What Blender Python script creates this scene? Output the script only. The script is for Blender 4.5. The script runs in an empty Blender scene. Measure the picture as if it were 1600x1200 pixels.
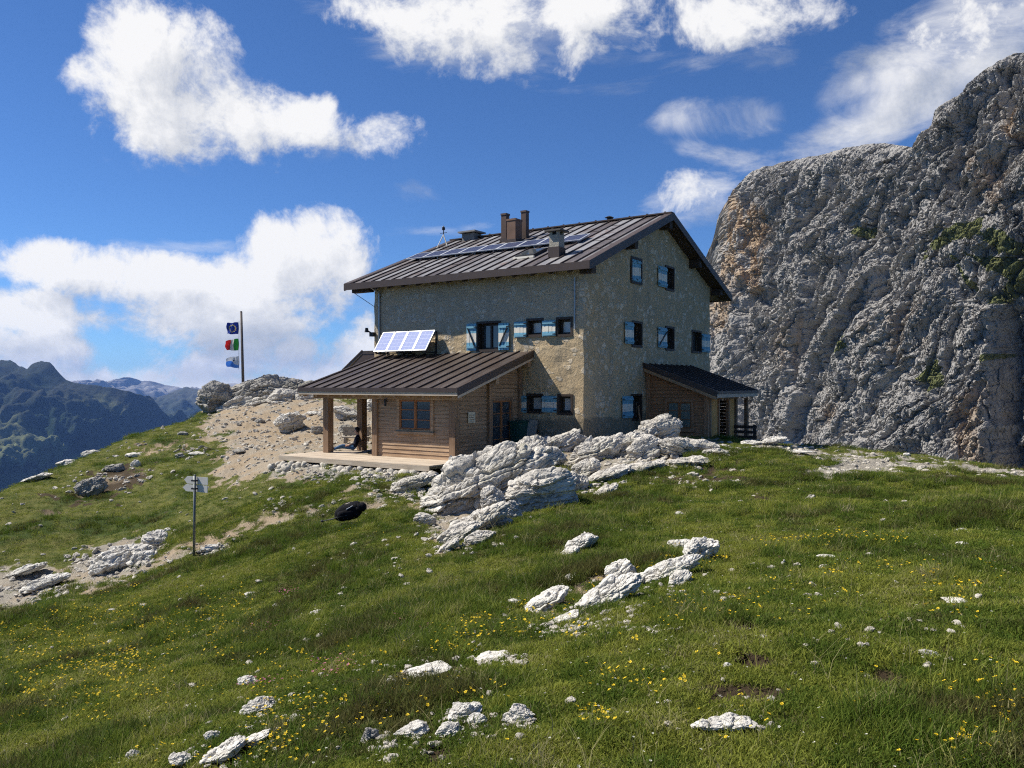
import bpy, bmesh, math, random
import numpy as np
from mathutils import Vector, Matrix, Euler

# ---------------------------------------------------------------- camera, sky, sun, exposure
scene = bpy.context.scene
COL = scene.collection
F = 1270.0                      # focal length in photo pixels (photo 1600 x 1200), eye at the origin, level view
cam_d = bpy.data.cameras.new('camera')
cam_d.sensor_fit = 'HORIZONTAL'; cam_d.sensor_width = 36.0; cam_d.lens = 36.0 * F / 1600.0
cam_d.clip_start = 0.1; cam_d.clip_end = 90000
cam = bpy.data.objects.new('camera', cam_d); COL.objects.link(cam)
cam.location = (0, 0, 0); cam.rotation_euler = (math.radians(90), 0, 0)
scene.camera = cam

SUN_L = Vector((2.55, -0.50, -3.05)).normalized()      # direction the light travels
SUN_EL = math.asin(-SUN_L.z); SUN_ROT = math.atan2(-SUN_L.x, -SUN_L.y)
sd = bpy.data.lights.new('sun', 'SUN'); sd.energy = 4.6; sd.angle = math.radians(0.53); sd.color = (1.0, 0.955, 0.875)
sun = bpy.data.objects.new('sun', sd); COL.objects.link(sun)
sun.rotation_euler = SUN_L.to_track_quat('-Z', 'Y').to_euler(); sun.location = (-60, 10, 90)

scene.view_settings.view_transform = 'Standard'; scene.view_settings.look = 'None'
scene.view_settings.exposure = 0.76; scene.view_settings.gamma = 1.0
scene.view_settings.use_curve_mapping = False
cy = scene.cycles
cy.max_bounces = 5; cy.diffuse_bounces = 4; cy.glossy_bounces = 2; cy.transmission_bounces = 2
cy.volume_bounces = 0; cy.transparent_max_bounces = 4; cy.caustics_reflective = False; cy.caustics_refractive = False
cy.sample_clamp_indirect = 4.0
cy.use_adaptive_sampling = True; cy.adaptive_threshold = 0.015
cy.use_denoising = False; cy.pixel_filter_type = 'BLACKMAN_HARRIS'; cy.filter_width = 1.15
try:
    cy.denoiser = 'OPENIMAGEDENOISE'; cy.denoising_prefilter = 'ACCURATE'
except Exception:
    pass

def azel(px, py):
    return math.atan2(px - 800, F), math.atan2(600 - py, math.hypot(F, px - 800))

# ---------------------------------------------------------------- world: Nishita sky with clouds fixed to sky directions
SKY_STRENGTH = 0.067
CLOUDS = [  # azimuth/elevation of each in-view cloud lobe is read off the photo: (px, py, rx, ry, rot, weight)
    (262, 95, 118, 112, 0, 1.0), (250, 165, 110, 95, 0, 1.0), (360, 185, 120, 66, 6, .95), (152, 112, 62, 40, -10, .85), (470, 200, 120, 50, 9, .9), (605, 210, 68, 34, -12, .7), (320, 225, 130, 50, 0, .7),
    (700, 44, 200, 62, 12, .9), (890, 22, 270, 66, -3, .95), (1080, 24, 220, 52, 3, .9),
    (1500, 30, 110, 50, -22, .65), (1600, 25, 120, 70, -20, .85), (1060, 322, 70, 36, -20, .6),
    (190, 430, 270, 52, 3, 1.05), (50, 485, 210, 50, 0, 1.0), (470, 395, 110, 78, -5, 1.15), (420, 445, 140, 62, 0, 1.0), (505, 440, 80, 66, 0, .9), (330, 495, 190, 76, 0, 1.05),
    (400, 545, 150, 66, 8, 1.0), (300, 570, 130, 50, 0, .95), (520, 595, 140, 52, -10, 1.0), (575, 548, 100, 50, -30, 1.1), (690, 560, 120, 70, 0, .95),
    (60, 540, 110, 50, 0, 1.0), (150, 592, 240, 42, 0, 1.05), (400, 612, 320, 34, 0, 1.0), (-100, 540, 160, 110, 0, .9),
    (-350, 200, 300, 140, 0, .9), (2100, 200, 300, 150, 0, .8), (700, -300, 700, 120, 0, .8)]  # unseen lobes outside the view, kept for the ambient light they give
WISPS = [(1450, 65, 190, 80, -24, 1.5), (1590, 75, 180, 110, -20, 1.6), (1395, 165, 170, 62, -38, 1.5), (1320, 205, 120, 46, -24, 1.2), (1480, 130, 120, 60, -30, 1.3), (570, 25, 190, 46, 14, .85), (1230, 58, 110, 42, -16, .9), (830, 70, 330, 56, 2, 1.2),
    (1125, 188, 110, 38, 4, 1.0), (1160, 246, 110, 24, 10, .9), (1090, 325, 110, 50, -14, .9), (642, 292, 55, 26, 0, .85), (500, 230, 200, 60, 8, .8), (240, 255, 130, 36, 10, .75), (680, 365, 150, 17, 0, .9), (550, 474, 150, 28, -3, .9), (70, 380, 70, 28, 18, .85), (250, 388, 230, 22, 0, .65)]
DARKS = [(430, 540, 150, 46, 4, 1.2), (330, 585, 150, 26, 0, .9), (300, 118, 70, 60, 0, .35), (60, 540, 60, 26, -20, .7), (205, 598, 150, 18, 0, .5), (150, 470, 190, 20, 0, .5)]

def build_world():
    w = bpy.data.worlds.new('World'); scene.world = w; w.use_nodes = True
    nt = w.node_tree; N = nt.nodes; L = nt.links; N.clear()
    out = N.new('ShaderNodeOutputWorld'); bg = N.new('ShaderNodeBackground')
    L.new(bg.outputs[0], out.inputs[0])
    sky = N.new('ShaderNodeTexSky'); sky.sky_type = 'NISHITA'; sky.sun_disc = False
    sky.sun_elevation = SUN_EL; sky.sun_rotation = SUN_ROT
    sky.altitude = 2500; sky.air_density = 1.0; sky.dust_density = 0.35; sky.ozone_density = 2.6

    g = bpy.data.node_groups.new('cloud_field', 'ShaderNodeTree')
    g.interface.new_socket('Dir', in_out='INPUT', socket_type='NodeSocketVector')
    g.interface.new_socket('Field', in_out='OUTPUT', socket_type='NodeSocketFloat')
    g.interface.new_socket('Dark', in_out='OUTPUT', socket_type='NodeSocketFloat'); g.interface.new_socket('Wisp', in_out='OUTPUT', socket_type='NodeSocketFloat')
    gn, gl = g.nodes, g.links
    gi = gn.new('NodeGroupInput'); go = gn.new('NodeGroupOutput')
    def gm(op, a, b=None, c=None):
        m = gn.new('ShaderNodeMath'); m.operation = op
        for i, v in enumerate((a, b, c)):
            if v is None: continue
            if isinstance(v, (int, float)): m.inputs[i].default_value = v
            else: gl.new(v, m.inputs[i])
        return m.outputs[0]
    # large warp of the direction makes the lobes billow
    wn = gn.new('ShaderNodeTexNoise'); wn.inputs['Scale'].default_value = 7.0; wn.inputs['Detail'].default_value = 4.0; wn.inputs['Roughness'].default_value = 0.55
    gl.new(gi.outputs[0], wn.inputs['Vector'])
    sub = gn.new('ShaderNodeVectorMath'); sub.operation = 'SUBTRACT'; gl.new(wn.outputs['Color'], sub.inputs[0]); sub.inputs[1].default_value = (.5, .5, .5)
    sc = gn.new('ShaderNodeVectorMath'); sc.operation = 'SCALE'; gl.new(sub.outputs[0], sc.inputs[0]); sc.inputs['Scale'].default_value = 0.050
    add = gn.new('ShaderNodeVectorMath'); add.operation = 'ADD'; gl.new(gi.outputs[0], add.inputs[0]); gl.new(sc.outputs[0], add.inputs[1])
    nrm = gn.new('ShaderNodeVectorMath'); nrm.operation = 'NORMALIZE'; gl.new(add.outputs[0], nrm.inputs[0])
    sep = gn.new('ShaderNodeSeparateXYZ'); gl.new(nrm.outputs[0], sep.inputs[0])
    az = gm('ARCTAN2', sep.outputs[0], sep.outputs[1]); el = gm('ARCSINE', sep.outputs[2])
    cmb = gn.new('ShaderNodeCombineXYZ'); gl.new(az, cmb.inputs[0]); gl.new(el, cmb.inputs[1])
    def lobes(lst):
        cur = None
        for (px, py, rx, ry, rot, wt) in lst:
            a, e = azel(px, py)
            kx = math.cos(a) ** 1.5
            mp = gn.new('ShaderNodeMapping'); mp.vector_type = 'TEXTURE'
            mp.inputs['Location'].default_value = (a, e, 0)
            mp.inputs['Rotation'].default_value = (0, 0, -math.radians(rot))
            mp.inputs['Scale'].default_value = (rx / F * kx, ry / F * kx, 1)
            gl.new(cmb.outputs[0], mp.inputs['Vector'])
            d = gn.new('ShaderNodeVectorMath'); d.operation = 'DOT_PRODUCT'
            gl.new(mp.outputs[0], d.inputs[0]); gl.new(mp.outputs[0], d.inputs[1])
            v = gm('MULTIPLY', gm('MAXIMUM', gm('SUBTRACT', 1.0, d.outputs['Value']), -1.2), wt)
            v = gm('SUBTRACT', v, (1 - wt) * 0.55)
            cur = v if cur is None else gm('SMOOTH_MAX', cur, v, .35)
        return cur
    f = lobes(CLOUDS)
    fn = gn.new('ShaderNodeTexNoise'); fn.inputs['Scale'].default_value = 11.0; fn.inputs['Detail'].default_value = 12.0; fn.inputs['Roughness'].default_value = 0.66
    fn.inputs['Distortion'].default_value = 0.25
    gl.new(gi.outputs[0], fn.inputs['Vector'])
    fb = gm('MULTIPLY', gm('SUBTRACT', fn.outputs['Fac'], 0.5), 3.9)
    gl.new(gm('ADD', f, fb), go.inputs['Field'])
    wm_ = gn.new('ShaderNodeMapping'); wm_.inputs['Rotation'].default_value = (0, math.radians(28), 0); wm_.inputs['Scale'].default_value = (.55, 1, 1.5); gl.new(gi.outputs[0], wm_.inputs['Vector'])
    wn2 = gn.new('ShaderNodeTexNoise'); wn2.inputs['Scale'].default_value = 10.0; wn2.inputs['Detail'].default_value = 12.0; wn2.inputs['Roughness'].default_value = 0.64; wn2.inputs['Distortion'].default_value = .5
    gl.new(wm_.outputs[0], wn2.inputs['Vector'])
    gl.new(gm('ADD', lobes(WISPS), gm('MULTIPLY', gm('SUBTRACT', wn2.outputs['Fac'], 0.55), 5.0)), go.inputs['Wisp'])
    dk = lobes(DARKS)
    gl.new(gm('ADD', dk, gm('MULTIPLY', fb, 0.35)), go.inputs['Dark'])

    def m(op, a, b=None, c=None, clamp=False):
        nd = N.new('ShaderNodeMath'); nd.operation = op; nd.use_clamp = clamp
        for i, v in enumerate((a, b, c)):
            if v is None: continue
            if isinstance(v, (int, float)): nd.inputs[i].default_value = v
            else: L.new(v, nd.inputs[i])
        return nd.outputs[0]
    tc = N.new('ShaderNodeTexCoord')
    d0 = tc.outputs['Generated']
    g0 = N.new('ShaderNodeGroup'); g0.node_tree = g; L.new(d0, g0.inputs[0])
    off = N.new('ShaderNodeVectorMath'); off.operation = 'ADD'; L.new(d0, off.inputs[0]); off.inputs[1].default_value = (-0.030, 0.0, 0.042)
    nm = N.new('ShaderNodeVectorMath'); nm.operation = 'NORMALIZE'; L.new(off.outputs[0], nm.inputs[0])
    g1 = N.new('ShaderNodeGroup'); g1.node_tree = g; L.new(nm.outputs[0], g1.inputs[0])
    def sstep(v, lo, hi):
        r = N.new('ShaderNodeMapRange'); r.interpolation_type = 'SMOOTHSTEP'
        r.inputs['From Min'].default_value = lo; r.inputs['From Max'].default_value = hi
        L.new(v, r.inputs['Value']); return r.outputs[0]
    alpha = sstep(g0.outputs[0], -0.05, 0.80)
    alpha = m('MAXIMUM', alpha, m('MULTIPLY', sstep(g0.outputs[2], 0.0, 2.0), .88))
    thick = sstep(g0.outputs[0], 0.3, 1.5)
    lit = m('SUBTRACT', g0.outputs[0], g1.outputs[0])
    lit = m('MULTIPLY_ADD', lit, 0.55, 0.72, True)
    lit = m('MULTIPLY', lit, m('SUBTRACT', 1.0, m('MULTIPLY', sstep(g0.outputs[1], 0.0, 1.0), 0.48)))
    shade = N.new('ShaderNodeMix'); shade.data_type = 'RGBA'
    shade.inputs['A'].default_value = (0.22, 0.25, 0.31, 1); shade.inputs['B'].default_value = (0.585, 0.58, 0.575, 1)
    L.new(lit, shade.inputs['Factor'])
    sks = N.new('ShaderNodeMix'); sks.data_type = 'RGBA'; sks.blend_type = 'MULTIPLY'; sks.inputs['Factor'].default_value = 1.0
    L.new(sky.outputs[0], sks.inputs['A']); sks.inputs['B'].default_value = (SKY_STRENGTH * 0.50, SKY_STRENGTH * 0.76, SKY_STRENGTH * 1.08, 1)
    fin = N.new('ShaderNodeMix'); fin.data_type = 'RGBA'
    L.new(m('MULTIPLY', alpha, 0.97), fin.inputs['Factor'])
    L.new(sks.outputs['Result'], fin.inputs['A']); L.new(shade.outputs['Result'], fin.inputs['B'])
    L.new(fin.outputs['Result'], bg.inputs[0]); bg.inputs[1].default_value = 1.0
    w.cycles.sampling_method = 'MANUAL'; w.cycles.sample_map_resolution = 512
build_world()

# ---------------------------------------------------------------- numeric noise
_rng = np.random.RandomState(7)
_PERM = _rng.permutation(256).astype(np.int32); _PERM = np.concatenate([_PERM, _PERM, _PERM])
_G = np.array([[1,1,0],[-1,1,0],[1,-1,0],[-1,-1,0],[1,0,1],[-1,0,1],[1,0,-1],[-1,0,-1],[0,1,1],[0,-1,1],[0,1,-1],[0,-1,-1],[1,1,0],[-1,1,0],[0,-1,1],[0,-1,-1]], dtype=np.float32)
def perlin(x, y, z):
    x = np.asarray(x, np.float32); y = np.asarray(y, np.float32) + 0 * x; z = np.asarray(z, np.float32) + 0 * x
    x0 = np.floor(x); y0 = np.floor(y); z0 = np.floor(z)
    fx, fy, fz = x - x0, y - y0, z - z0
    xi = x0.astype(np.int32) & 255; yi = y0.astype(np.int32) & 255; zi = z0.astype(np.int32) & 255
    u = fx*fx*fx*(fx*(fx*6-15)+10); v = fy*fy*fy*(fy*(fy*6-15)+10); w = fz*fz*fz*(fz*(fz*6-15)+10)
    def gr(dx, dy, dz):
        h = _PERM[_PERM[_PERM[xi+dx]+yi+dy]+zi+dz] & 15
        g = _G[h]
        return g[..., 0]*(fx-dx) + g[..., 1]*(fy-dy) + g[..., 2]*(fz-dz)
    x00 = gr(0,0,0)*(1-u)+gr(1,0,0)*u; x10 = gr(0,1,0)*(1-u)+gr(1,1,0)*u
    x01 = gr(0,0,1)*(1-u)+gr(1,0,1)*u; x11 = gr(0,1,1)*(1-u)+gr(1,1,1)*u
    return (x00*(1-v)+x10*v)*(1-w) + (x01*(1-v)+x11*v)*w
def fbm(x, y, z, octs=4, gain=.5, lac=2.03):
    a = 1.0; s = 0; f = 1.0
    for i in range(octs):
        s = s + a * perlin(x*f + 17.3*i, y*f - 9.1*i, z*f + 4.7*i); a *= gain; f *= lac
    return s
def ridged(x, y, z, octs=4, gain=.5, lac=2.05):
    a = 1.0; s = 0; f = 1.0; tot = 0
    for i in range(octs):
        s = s + a * (1 - 2*np.abs(perlin(x*f + 31.3*i, y*f + 7.9*i, z*f - 3.3*i))); tot += a; a *= gain; f *= lac
    return s / tot
def _h(i, j, s): return _PERM[_PERM[(i+s) & 255]+(j & 255)]
def cells2(u, v, seed=0):
    """broken-face noise: every cell is a small tilted facet at its own height; also the distance to the nearest crack"""
    u = np.asarray(u, np.float32); v = np.asarray(v, np.float32); iu = np.floor(u).astype(np.int32); iv = np.floor(v).astype(np.int32)
    d1 = np.full(u.shape, 9., np.float32); d2 = d1.copy(); hh = np.zeros_like(d1)
    for a in (-1, 0, 1):
        for b in (-1, 0, 1):
            h = _h(iu+a, iv+b, seed); r1 = _PERM[h+31]/255.; r2 = _PERM[h+77]/255.; r3 = _PERM[h+119]/255.; r4 = _PERM[h+163]/255.; r5 = _PERM[h+201]/255.
            dx = u-(iu+a+.5+.85*(r1-.5)); dy = v-(iv+b+.5+.85*(r2-.5)); d = dx*dx+dy*dy
            val = (r3-.5)*1.2+(r4-.5)*1.6*dx+(r5-.5)*1.6*dy
            n = d < d1; d2 = np.where(n, d1, np.minimum(d2, d)); hh = np.where(n, val, hh); d1 = np.where(n, d, d1)
    return hh, np.sqrt(d2)-np.sqrt(d1)
def cells3(x, y, z, seed=0):
    x = np.asarray(x, np.float32); y = np.asarray(y, np.float32); z = np.asarray(z, np.float32)
    i0, j0, k0 = [np.floor(q).astype(np.int32) for q in (x, y, z)]
    d1 = np.full(x.shape, 9., np.float32); d2 = d1.copy(); hh = np.zeros_like(d1)
    for a in (-1, 0, 1):
        for b in (-1, 0, 1):
            for c in (-1, 0, 1):
                h = _PERM[_h(i0+a, j0+b, seed)+((k0+c) & 255)]; r = [_PERM[h+o]/255.-.5 for o in (11, 47, 83, 131, 157, 189, 223)]
                dx = x-(i0+a+.5+.8*r[0]); dy = y-(j0+b+.5+.8*r[1]); dz = z-(k0+c+.5+.8*r[2]); d = dx*dx+dy*dy+dz*dz
                val = r[3]+r[4]*1.4*dx+r[5]*1.4*dy+r[6]*1.4*dz
                n = d < d1; d2 = np.where(n, d1, np.minimum(d2, d)); hh = np.where(n, val, hh); d1 = np.where(n, d, d1)
    return hh, np.sqrt(d2)-np.sqrt(d1)
def sst(v, lo, hi):
    t = np.clip((v - lo) / (hi - lo), 0, 1); return t*t*(3-2*t)

# ---------------------------------------------------------------- object helpers
def tag(o, label=None, cat=None, group=None, kind=None):
    if label: o['label'] = label
    if cat: o['category'] = cat
    if group: o['group'] = group
    if kind: o['kind'] = kind
    return o
def empty(name, loc, rz=0.0, label=None, cat=None, group=None):
    o = bpy.data.objects.new(name, None); COL.objects.link(o); o.location = loc; o.rotation_euler = (0, 0, rz)
    o.empty_display_size = .3
    return tag(o, label, cat, group)
def link_mesh(name, me, mats=(), parent=None):
    o = bpy.data.objects.new(name, me); COL.objects.link(o)
    for m_ in (mats if isinstance(mats, (list, tuple)) else [mats]): me.materials.append(m_)
    if parent is not None: o.parent = parent
    return o
def np_mesh(name, V, Fq, mats=(), parent=None, smooth=True, attrs=None):
    me = bpy.data.meshes.new(name)
    V = np.asarray(V, np.float32); Fq = np.asarray(Fq, np.int32)
    n = Fq.shape[1]
    me.vertices.add(len(V)); me.vertices.foreach_set('co', V.ravel())
    me.loops.add(Fq.size); me.loops.foreach_set('vertex_index', Fq.ravel())
    me.polygons.add(len(Fq)); me.polygons.foreach_set('loop_start', np.arange(0, Fq.size, n, dtype=np.int32))
    me.polygons.foreach_set('loop_total', np.full(len(Fq), n, np.int32))
    me.polygons.foreach_set('use_smooth', np.full(len(Fq), smooth))
    me.update(calc_edges=True); me.validate()
    for k, a in (attrs or {}).items():
        at = me.attributes.new(k, 'FLOAT', 'POINT'); at.data.foreach_set('value', np.asarray(a, np.float32).ravel())
    return link_mesh(name, me, mats, parent)
def grid_faces(nu, nv, wrap=False):
    i = np.arange(nu if wrap else nu-1)[:, None]; j = np.arange(nv-1)[None, :]
    i2 = (i+1) % nu
    a = i*nv+j; b = i2*nv+j; c = i2*nv+j+1; d = i*nv+j+1
    return np.stack([a+0*j, b+0*j, c, d], -1).reshape(-1, 4)
class MB:
    def __init__(s): s.v = []; s.f = []; s.m = []; s.mi = 0
    def face(s, pts, mi=None):
        k = len(s.v); s.v += [tuple(p) for p in pts]; s.f.append(tuple(range(k, k+len(pts)))); s.m.append(s.mi if mi is None else mi)
    def hexa(s, c, mi=None):       # 8 corners: bottom 4 ccw then top 4
        k = len(s.v); s.v += [tuple(p) for p in c]
        for q in ((3,2,1,0),(4,5,6,7),(0,1,5,4),(1,2,6,5),(2,3,7,6),(3,0,4,7)):
            s.f.append(tuple(k+i for i in q)); s.m.append(s.mi if mi is None else mi)
        return s
    def box(s, x0, x1, y0, y1, z0, z1, mi=None):
        x0, x1 = min(x0,x1), max(x0,x1); y0, y1 = min(y0,y1), max(y0,y1); z0, z1 = min(z0,z1), max(z0,z1)
        return s.hexa([(x0,y0,z0),(x1,y0,z0),(x1,y1,z0),(x0,y1,z0),(x0,y0,z1),(x1,y0,z1),(x1,y1,z1),(x0,y1,z1)], mi)
    def bar(s, p, q, w, h, up=(0,0,1), mi=None):
        p = Vector(p); q = Vector(q); d = (q-p).normalized(); u = Vector(up)
        if abs(d.dot(u)) > .99: u = Vector((1,0,0))
        r = d.cross(u).normalized(); u = r.cross(d).normalized(); a = r*w/2; b = u*h/2
        return s.hexa([p-a-b, p+a-b, q+a-b, q-a-b, p-a+b, p+a+b, q+a+b, q-a+b], mi)
    def cyl(s, p, q, r0, r1=None, n=10, mi=None):
        r1 = r0 if r1 is None else r1
        p = Vector(p); q = Vector(q); d = (q-p).normalized(); u = Vector((0,0,1)) if abs(d.z) < .9 else Vector((1,0,0))
        a = d.cross(u).normalized(); b = d.cross(a)
        k = len(s.v)
        for c, r in ((p, r0), (q, r1)):
            for i in range(n):
                t = 2*math.pi*i/n; s.v.append(tuple(c + a*math.cos(t)*r + b*math.sin(t)*r))
        for i in range(n):
            j = (i+1) % n; s.f.append((k+i, k+j, k+n+j, k+n+i)); s.m.append(s.mi if mi is None else mi)
        s.f.append(tuple(k+i for i in reversed(range(n)))); s.f.append(tuple(k+n+i for i in range(n))); s.m += [s.mi if mi is None else mi]*2
        return s
    def build(s, name, mats, parent=None, smooth=False, off=(0,0,0)):
        me = bpy.data.meshes.new(name)
        me.from_pydata([(v[0]-off[0], v[1]-off[1], v[2]-off[2]) for v in s.v], [], s.f)
        bm = bmesh.new(); bm.from_mesh(me); bmesh.ops.recalc_face_normals(bm, faces=bm.faces); bm.to_mesh(me); bm.free()
        for p, i in zip(me.polygons, s.m): p.material_index = i; p.use_smooth = smooth
        return link_mesh(name, me, mats, parent)

# ---------------------------------------------------------------- materials
class Mat:
    def __init__(s, name, rough=.85, spec=.3, coord='Object'):
        s.m = bpy.data.materials.new(name); s.m.use_nodes = True
        s.nt = s.m.node_tree; s.N = s.nt.nodes; s.L = s.nt.links
        s.b = s.N['Principled BSDF']; s.b.inputs['Roughness'].default_value = rough; s.b.inputs['Specular IOR Level'].default_value = spec
        s.tc = s.N.new('ShaderNodeTexCoord').outputs[coord]
    def map(s, scale=(1,1,1), rot=(0,0,0), vec=None):
        n = s.N.new('ShaderNodeMapping'); n.inputs['Scale'].default_value = scale; n.inputs['Rotation'].default_value = rot
        s.L.new(vec or s.tc, n.inputs['Vector']); return n.outputs[0]
    def noise(s, scale, detail=5, rough=.55, vec=None, dist=0):
        n = s.N.new('ShaderNodeTexNoise'); n.inputs['Scale'].default_value = scale; n.inputs['Detail'].default_value = detail
        n.inputs['Roughness'].default_value = rough; n.inputs['Distortion'].default_value = dist
        s.L.new(vec or s.tc, n.inputs['Vector']); return n.outputs['Fac']
    def voro(s, scale, feature='F1', out='Distance', vec=None, rnd=1.0):
        n = s.N.new('ShaderNodeTexVoronoi'); n.feature = feature; n.inputs['Scale'].default_value = scale; n.inputs['Randomness'].default_value = rnd
        s.L.new(vec or s.tc, n.inputs['Vector']); return n.outputs[out]
    def attr(s, name, kind='GEOMETRY', out='Fac'):
        n = s.N.new('ShaderNodeAttribute'); n.attribute_name = name; n.attribute_type = kind; return n.outputs[out]
    def rnd(s): return s.N.new('ShaderNodeObjectInfo').outputs['Random']
    def step(s, v, lo, hi, a=0., b=1.):
        r = s.N.new('ShaderNodeMapRange'); r.interpolation_type = 'SMOOTHSTEP'
        for k, x in (('From Min', lo), ('From Max', hi), ('To Min', a), ('To Max', b)): r.inputs[k].default_value = x
        s.L.new(v, r.inputs['Value']); return r.outputs[0]
    def math(s, op, a, b=None, clamp=False):
        n = s.N.new('ShaderNodeMath'); n.operation = op; n.use_clamp = clamp
        for i, v in enumerate((a, b)):
            if v is None: continue
            if isinstance(v, (int, float)): n.inputs[i].default_value = v
            else: s.L.new(v, n.inputs[i])
        return n.outputs[0]
    def mix(s, f, a, b, blend='MIX'):
        n = s.N.new('ShaderNodeMix'); n.data_type = 'RGBA'; n.blend_type = blend
        for k, v in (('Factor', f), ('A', a), ('B', b)):
            if isinstance(v, (int, float)): n.inputs[k].default_value = v
            elif isinstance(v, tuple): n.inputs[k].default_value = (*v[:3], 1)
            else: s.L.new(v, n.inputs[k])
        return n.outputs['Result']
    def color(s, c):
        if isinstance(c, tuple): s.b.inputs['Base Color'].default_value = (*c[:3], 1)
        else: s.L.new(c, s.b.inputs['Base Color'])
        return s
    def rough(s, v): s.L.new(v, s.b.inputs['Roughness']); return s
    def bump(s, h, dist=.02, strength=1.0):
        n = s.N.new('ShaderNodeBump'); n.inputs['Distance'].default_value = dist; n.inputs['Strength'].default_value = strength
        s.L.new(h, n.inputs['Height'])
        if s.b.inputs['Normal'].links: s.L.new(s.b.inputs['Normal'].links[0].from_socket, n.inputs['Normal'])
        s.L.new(n.outputs[0], s.b.inputs['Normal']); return s

def simple(name, c, rough=.8, spec=.3, var=.25, scale=4., metal=0., bump=0., bscale=30.):
    k = Mat(name, rough, spec)
    n = k.noise(scale, 5)
    k.color(k.mix(n, tuple(x*(1-var) for x in c), tuple(min(1, x*(1+var)) for x in c)))
    k.b.inputs['Metallic'].default_value = metal
    if bump: k.bump(k.noise(bscale, 4), bump)
    return k.m
# ---------------------------------------------------------------- terrain: measured heights, smooth surface through them, detail on top
CP = [  # photo column, photo row, metres ahead of the eye
    (665,795,19),(740,780,20),(830,795,19.5),(900,770,20.5),(620,735,25),(560,738,25.5),(700,745,25),(1000,800,17),(1050,745,21),(1040,705,24.5),(1100,692,26),
    (1110,689,30.9),(900,700,27),(1000,690,29.5),(1200,691,28),(1300,706,27),(1450,726,25),(1600,737,24),(1800,760,22),
    (1300,745,20),(1500,762,18),(1200,757,19),(1100,745,20.5),(1100,800,14.5),(1300,800,14),(1550,800,13),(1750,840,11),
    (1200,870,9.5),(1400,870,9),(1600,870,8.5),(1000,870,10.5),(900,920,8.9),(800,900,10.5),(700,880,12),(600,880,13.7),(450,880,16.3),(303,868,20.5),
    (600,800,19.8),(540,815,19.5),(400,800,23),(450,750,26),(460,737,27.2),(350,750,30),(330,720,34),(420,720,30),(420,690,35),(400,660,44),(330,690,40),(310,655,50),
    (380,628,53),(460,622,50),(540,645,44),(500,690,36),(580,665,41),(640,660,42),
    (250,671,44),(180,691,42),(110,723,38),(0,773,32),(-150,850,28),(-400,1000,22),
    (130,762,33.5),(200,785,30),(100,850,26.5),(0,850,26),(200,872,23.5),(0,945,20),(150,905,21.5),(-150,980,18),
    (0,1000,15.5),(150,1000,13.8),(300,1000,11.7),(450,1000,9.9),(600,1000,8.3),(800,1000,6.8),(1000,1000,5.9),(1200,1000,5.5),(1500,1000,5.2),
    (0,1100,9),(150,1100,8),(300,1100,7.2),(500,1100,5.8),(800,1100,4.8),(1200,1100,4.2),(1600,1100,4),(-200,1100,10.5),
    (0,1200,6.3),(300,1200,5),(600,1200,4),(900,1200,3.6),(1300,1200,3.4),(1600,1200,3.35)]
cp = np.array([((px-800)/F*d, d, (600-py)/F*d) for px, py, d in CP] + [(0,0,-1.6),(-3,0,-2.2),(3,0,-1.45),(0,-4,-1.8),(-8,1,-3.7),(10,4,-1.4),(16,10,-1.8),(-14,-6,-5),(12,-8,-1.3),(0,-12,-2.2),
     (0,36,-2.5),(-3,40,-2.9),(6,38,-2.6),(9,36,-2.6)])
def _tps_fit(P):
    n = len(P); X = P[:, :2]
    r2 = ((X[:, None]-X[None])**2).sum(-1)
    K = np.where(r2 > 0, .5*r2*np.log(np.maximum(r2, 1e-12)), 0) + np.eye(n)*2.0
    Q = np.c_[np.ones(n), X]
    A = np.block([[K, Q], [Q.T, np.zeros((3, 3))]])
    return X, np.linalg.solve(A, np.r_[P[:, 2], 0, 0, 0])
_TX, _TW = _tps_fit(cp)
def _tps(x, y):
    s = _TW[-3] + _TW[-2]*x + _TW[-1]*y
    for (a, b), w in zip(_TX, _TW[:-3]):
        r2 = (x-a)**2 + (y-b)**2
        s = s + w*.5*r2*np.log(np.maximum(r2, 1e-9))
    return s
_DRA = np.array([-180,-120,-60,-38,-32.2,-28.5,-23.4,-21.1,-17.5,-14.5,-11.5,-6,0,8,13.3,16,18,22,28,32,40,60,120,180.])
_DRV = np.array([18,18,24,32,37.5,43,49,56,60,58,55,52,50,46,42,36,31,30,30,30,27,22,16,18.])
def ridge_r(az): return np.interp(np.degrees(az), _DRA, _DRV)
def terrain_z(x, y, detail=True):
    x = np.asarray(x, float); y = np.asarray(y, float)
    R = np.hypot(x, y) + 1e-6; az = np.arctan2(x, y); rr = ridge_r(az)
    k = np.minimum(1, rr/R)
    z = _tps(x*k, y*k)
    over = np.maximum(0, R-rr)
    z = z - np.minimum(.035*over**2, .9*over) * 1.0
    near = np.clip(R/14, .15, 1)
    z = z + near*(.17*fbm(x*.33, y*.33, 0*x, 3) + .075*fbm(x*1.3+5, y*1.3, 0*x, 2))
    if detail:
        z = z + .030*fbm(x*3.1, y*3.1, 0*x+3, 3)
        p = paths(x, y, z)
        rubble = np.clip(p[0]*1.2, 0, 1)
        z = z - .05*rubble + rubble*.05*fbm(x*5, y*5, 0*x+9, 3) + .25*over*0
    return z
def hit(px, py):
    """first point where the line of sight through a photo pixel meets the ground (used once, to place things on the slope)"""
    d = np.exp(np.linspace(math.log(2.0), math.log(75), 1400))
    x = (px-800)/F*d; z = (600-py)/F*d
    t = terrain_z(x, d, False)
    k = np.where(z <= t)[0]
    if len(k) == 0:
        k = [int(np.argmin(z - t))]
    i = k[0]; return Vector((x[i], d[i], t[i]))

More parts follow.
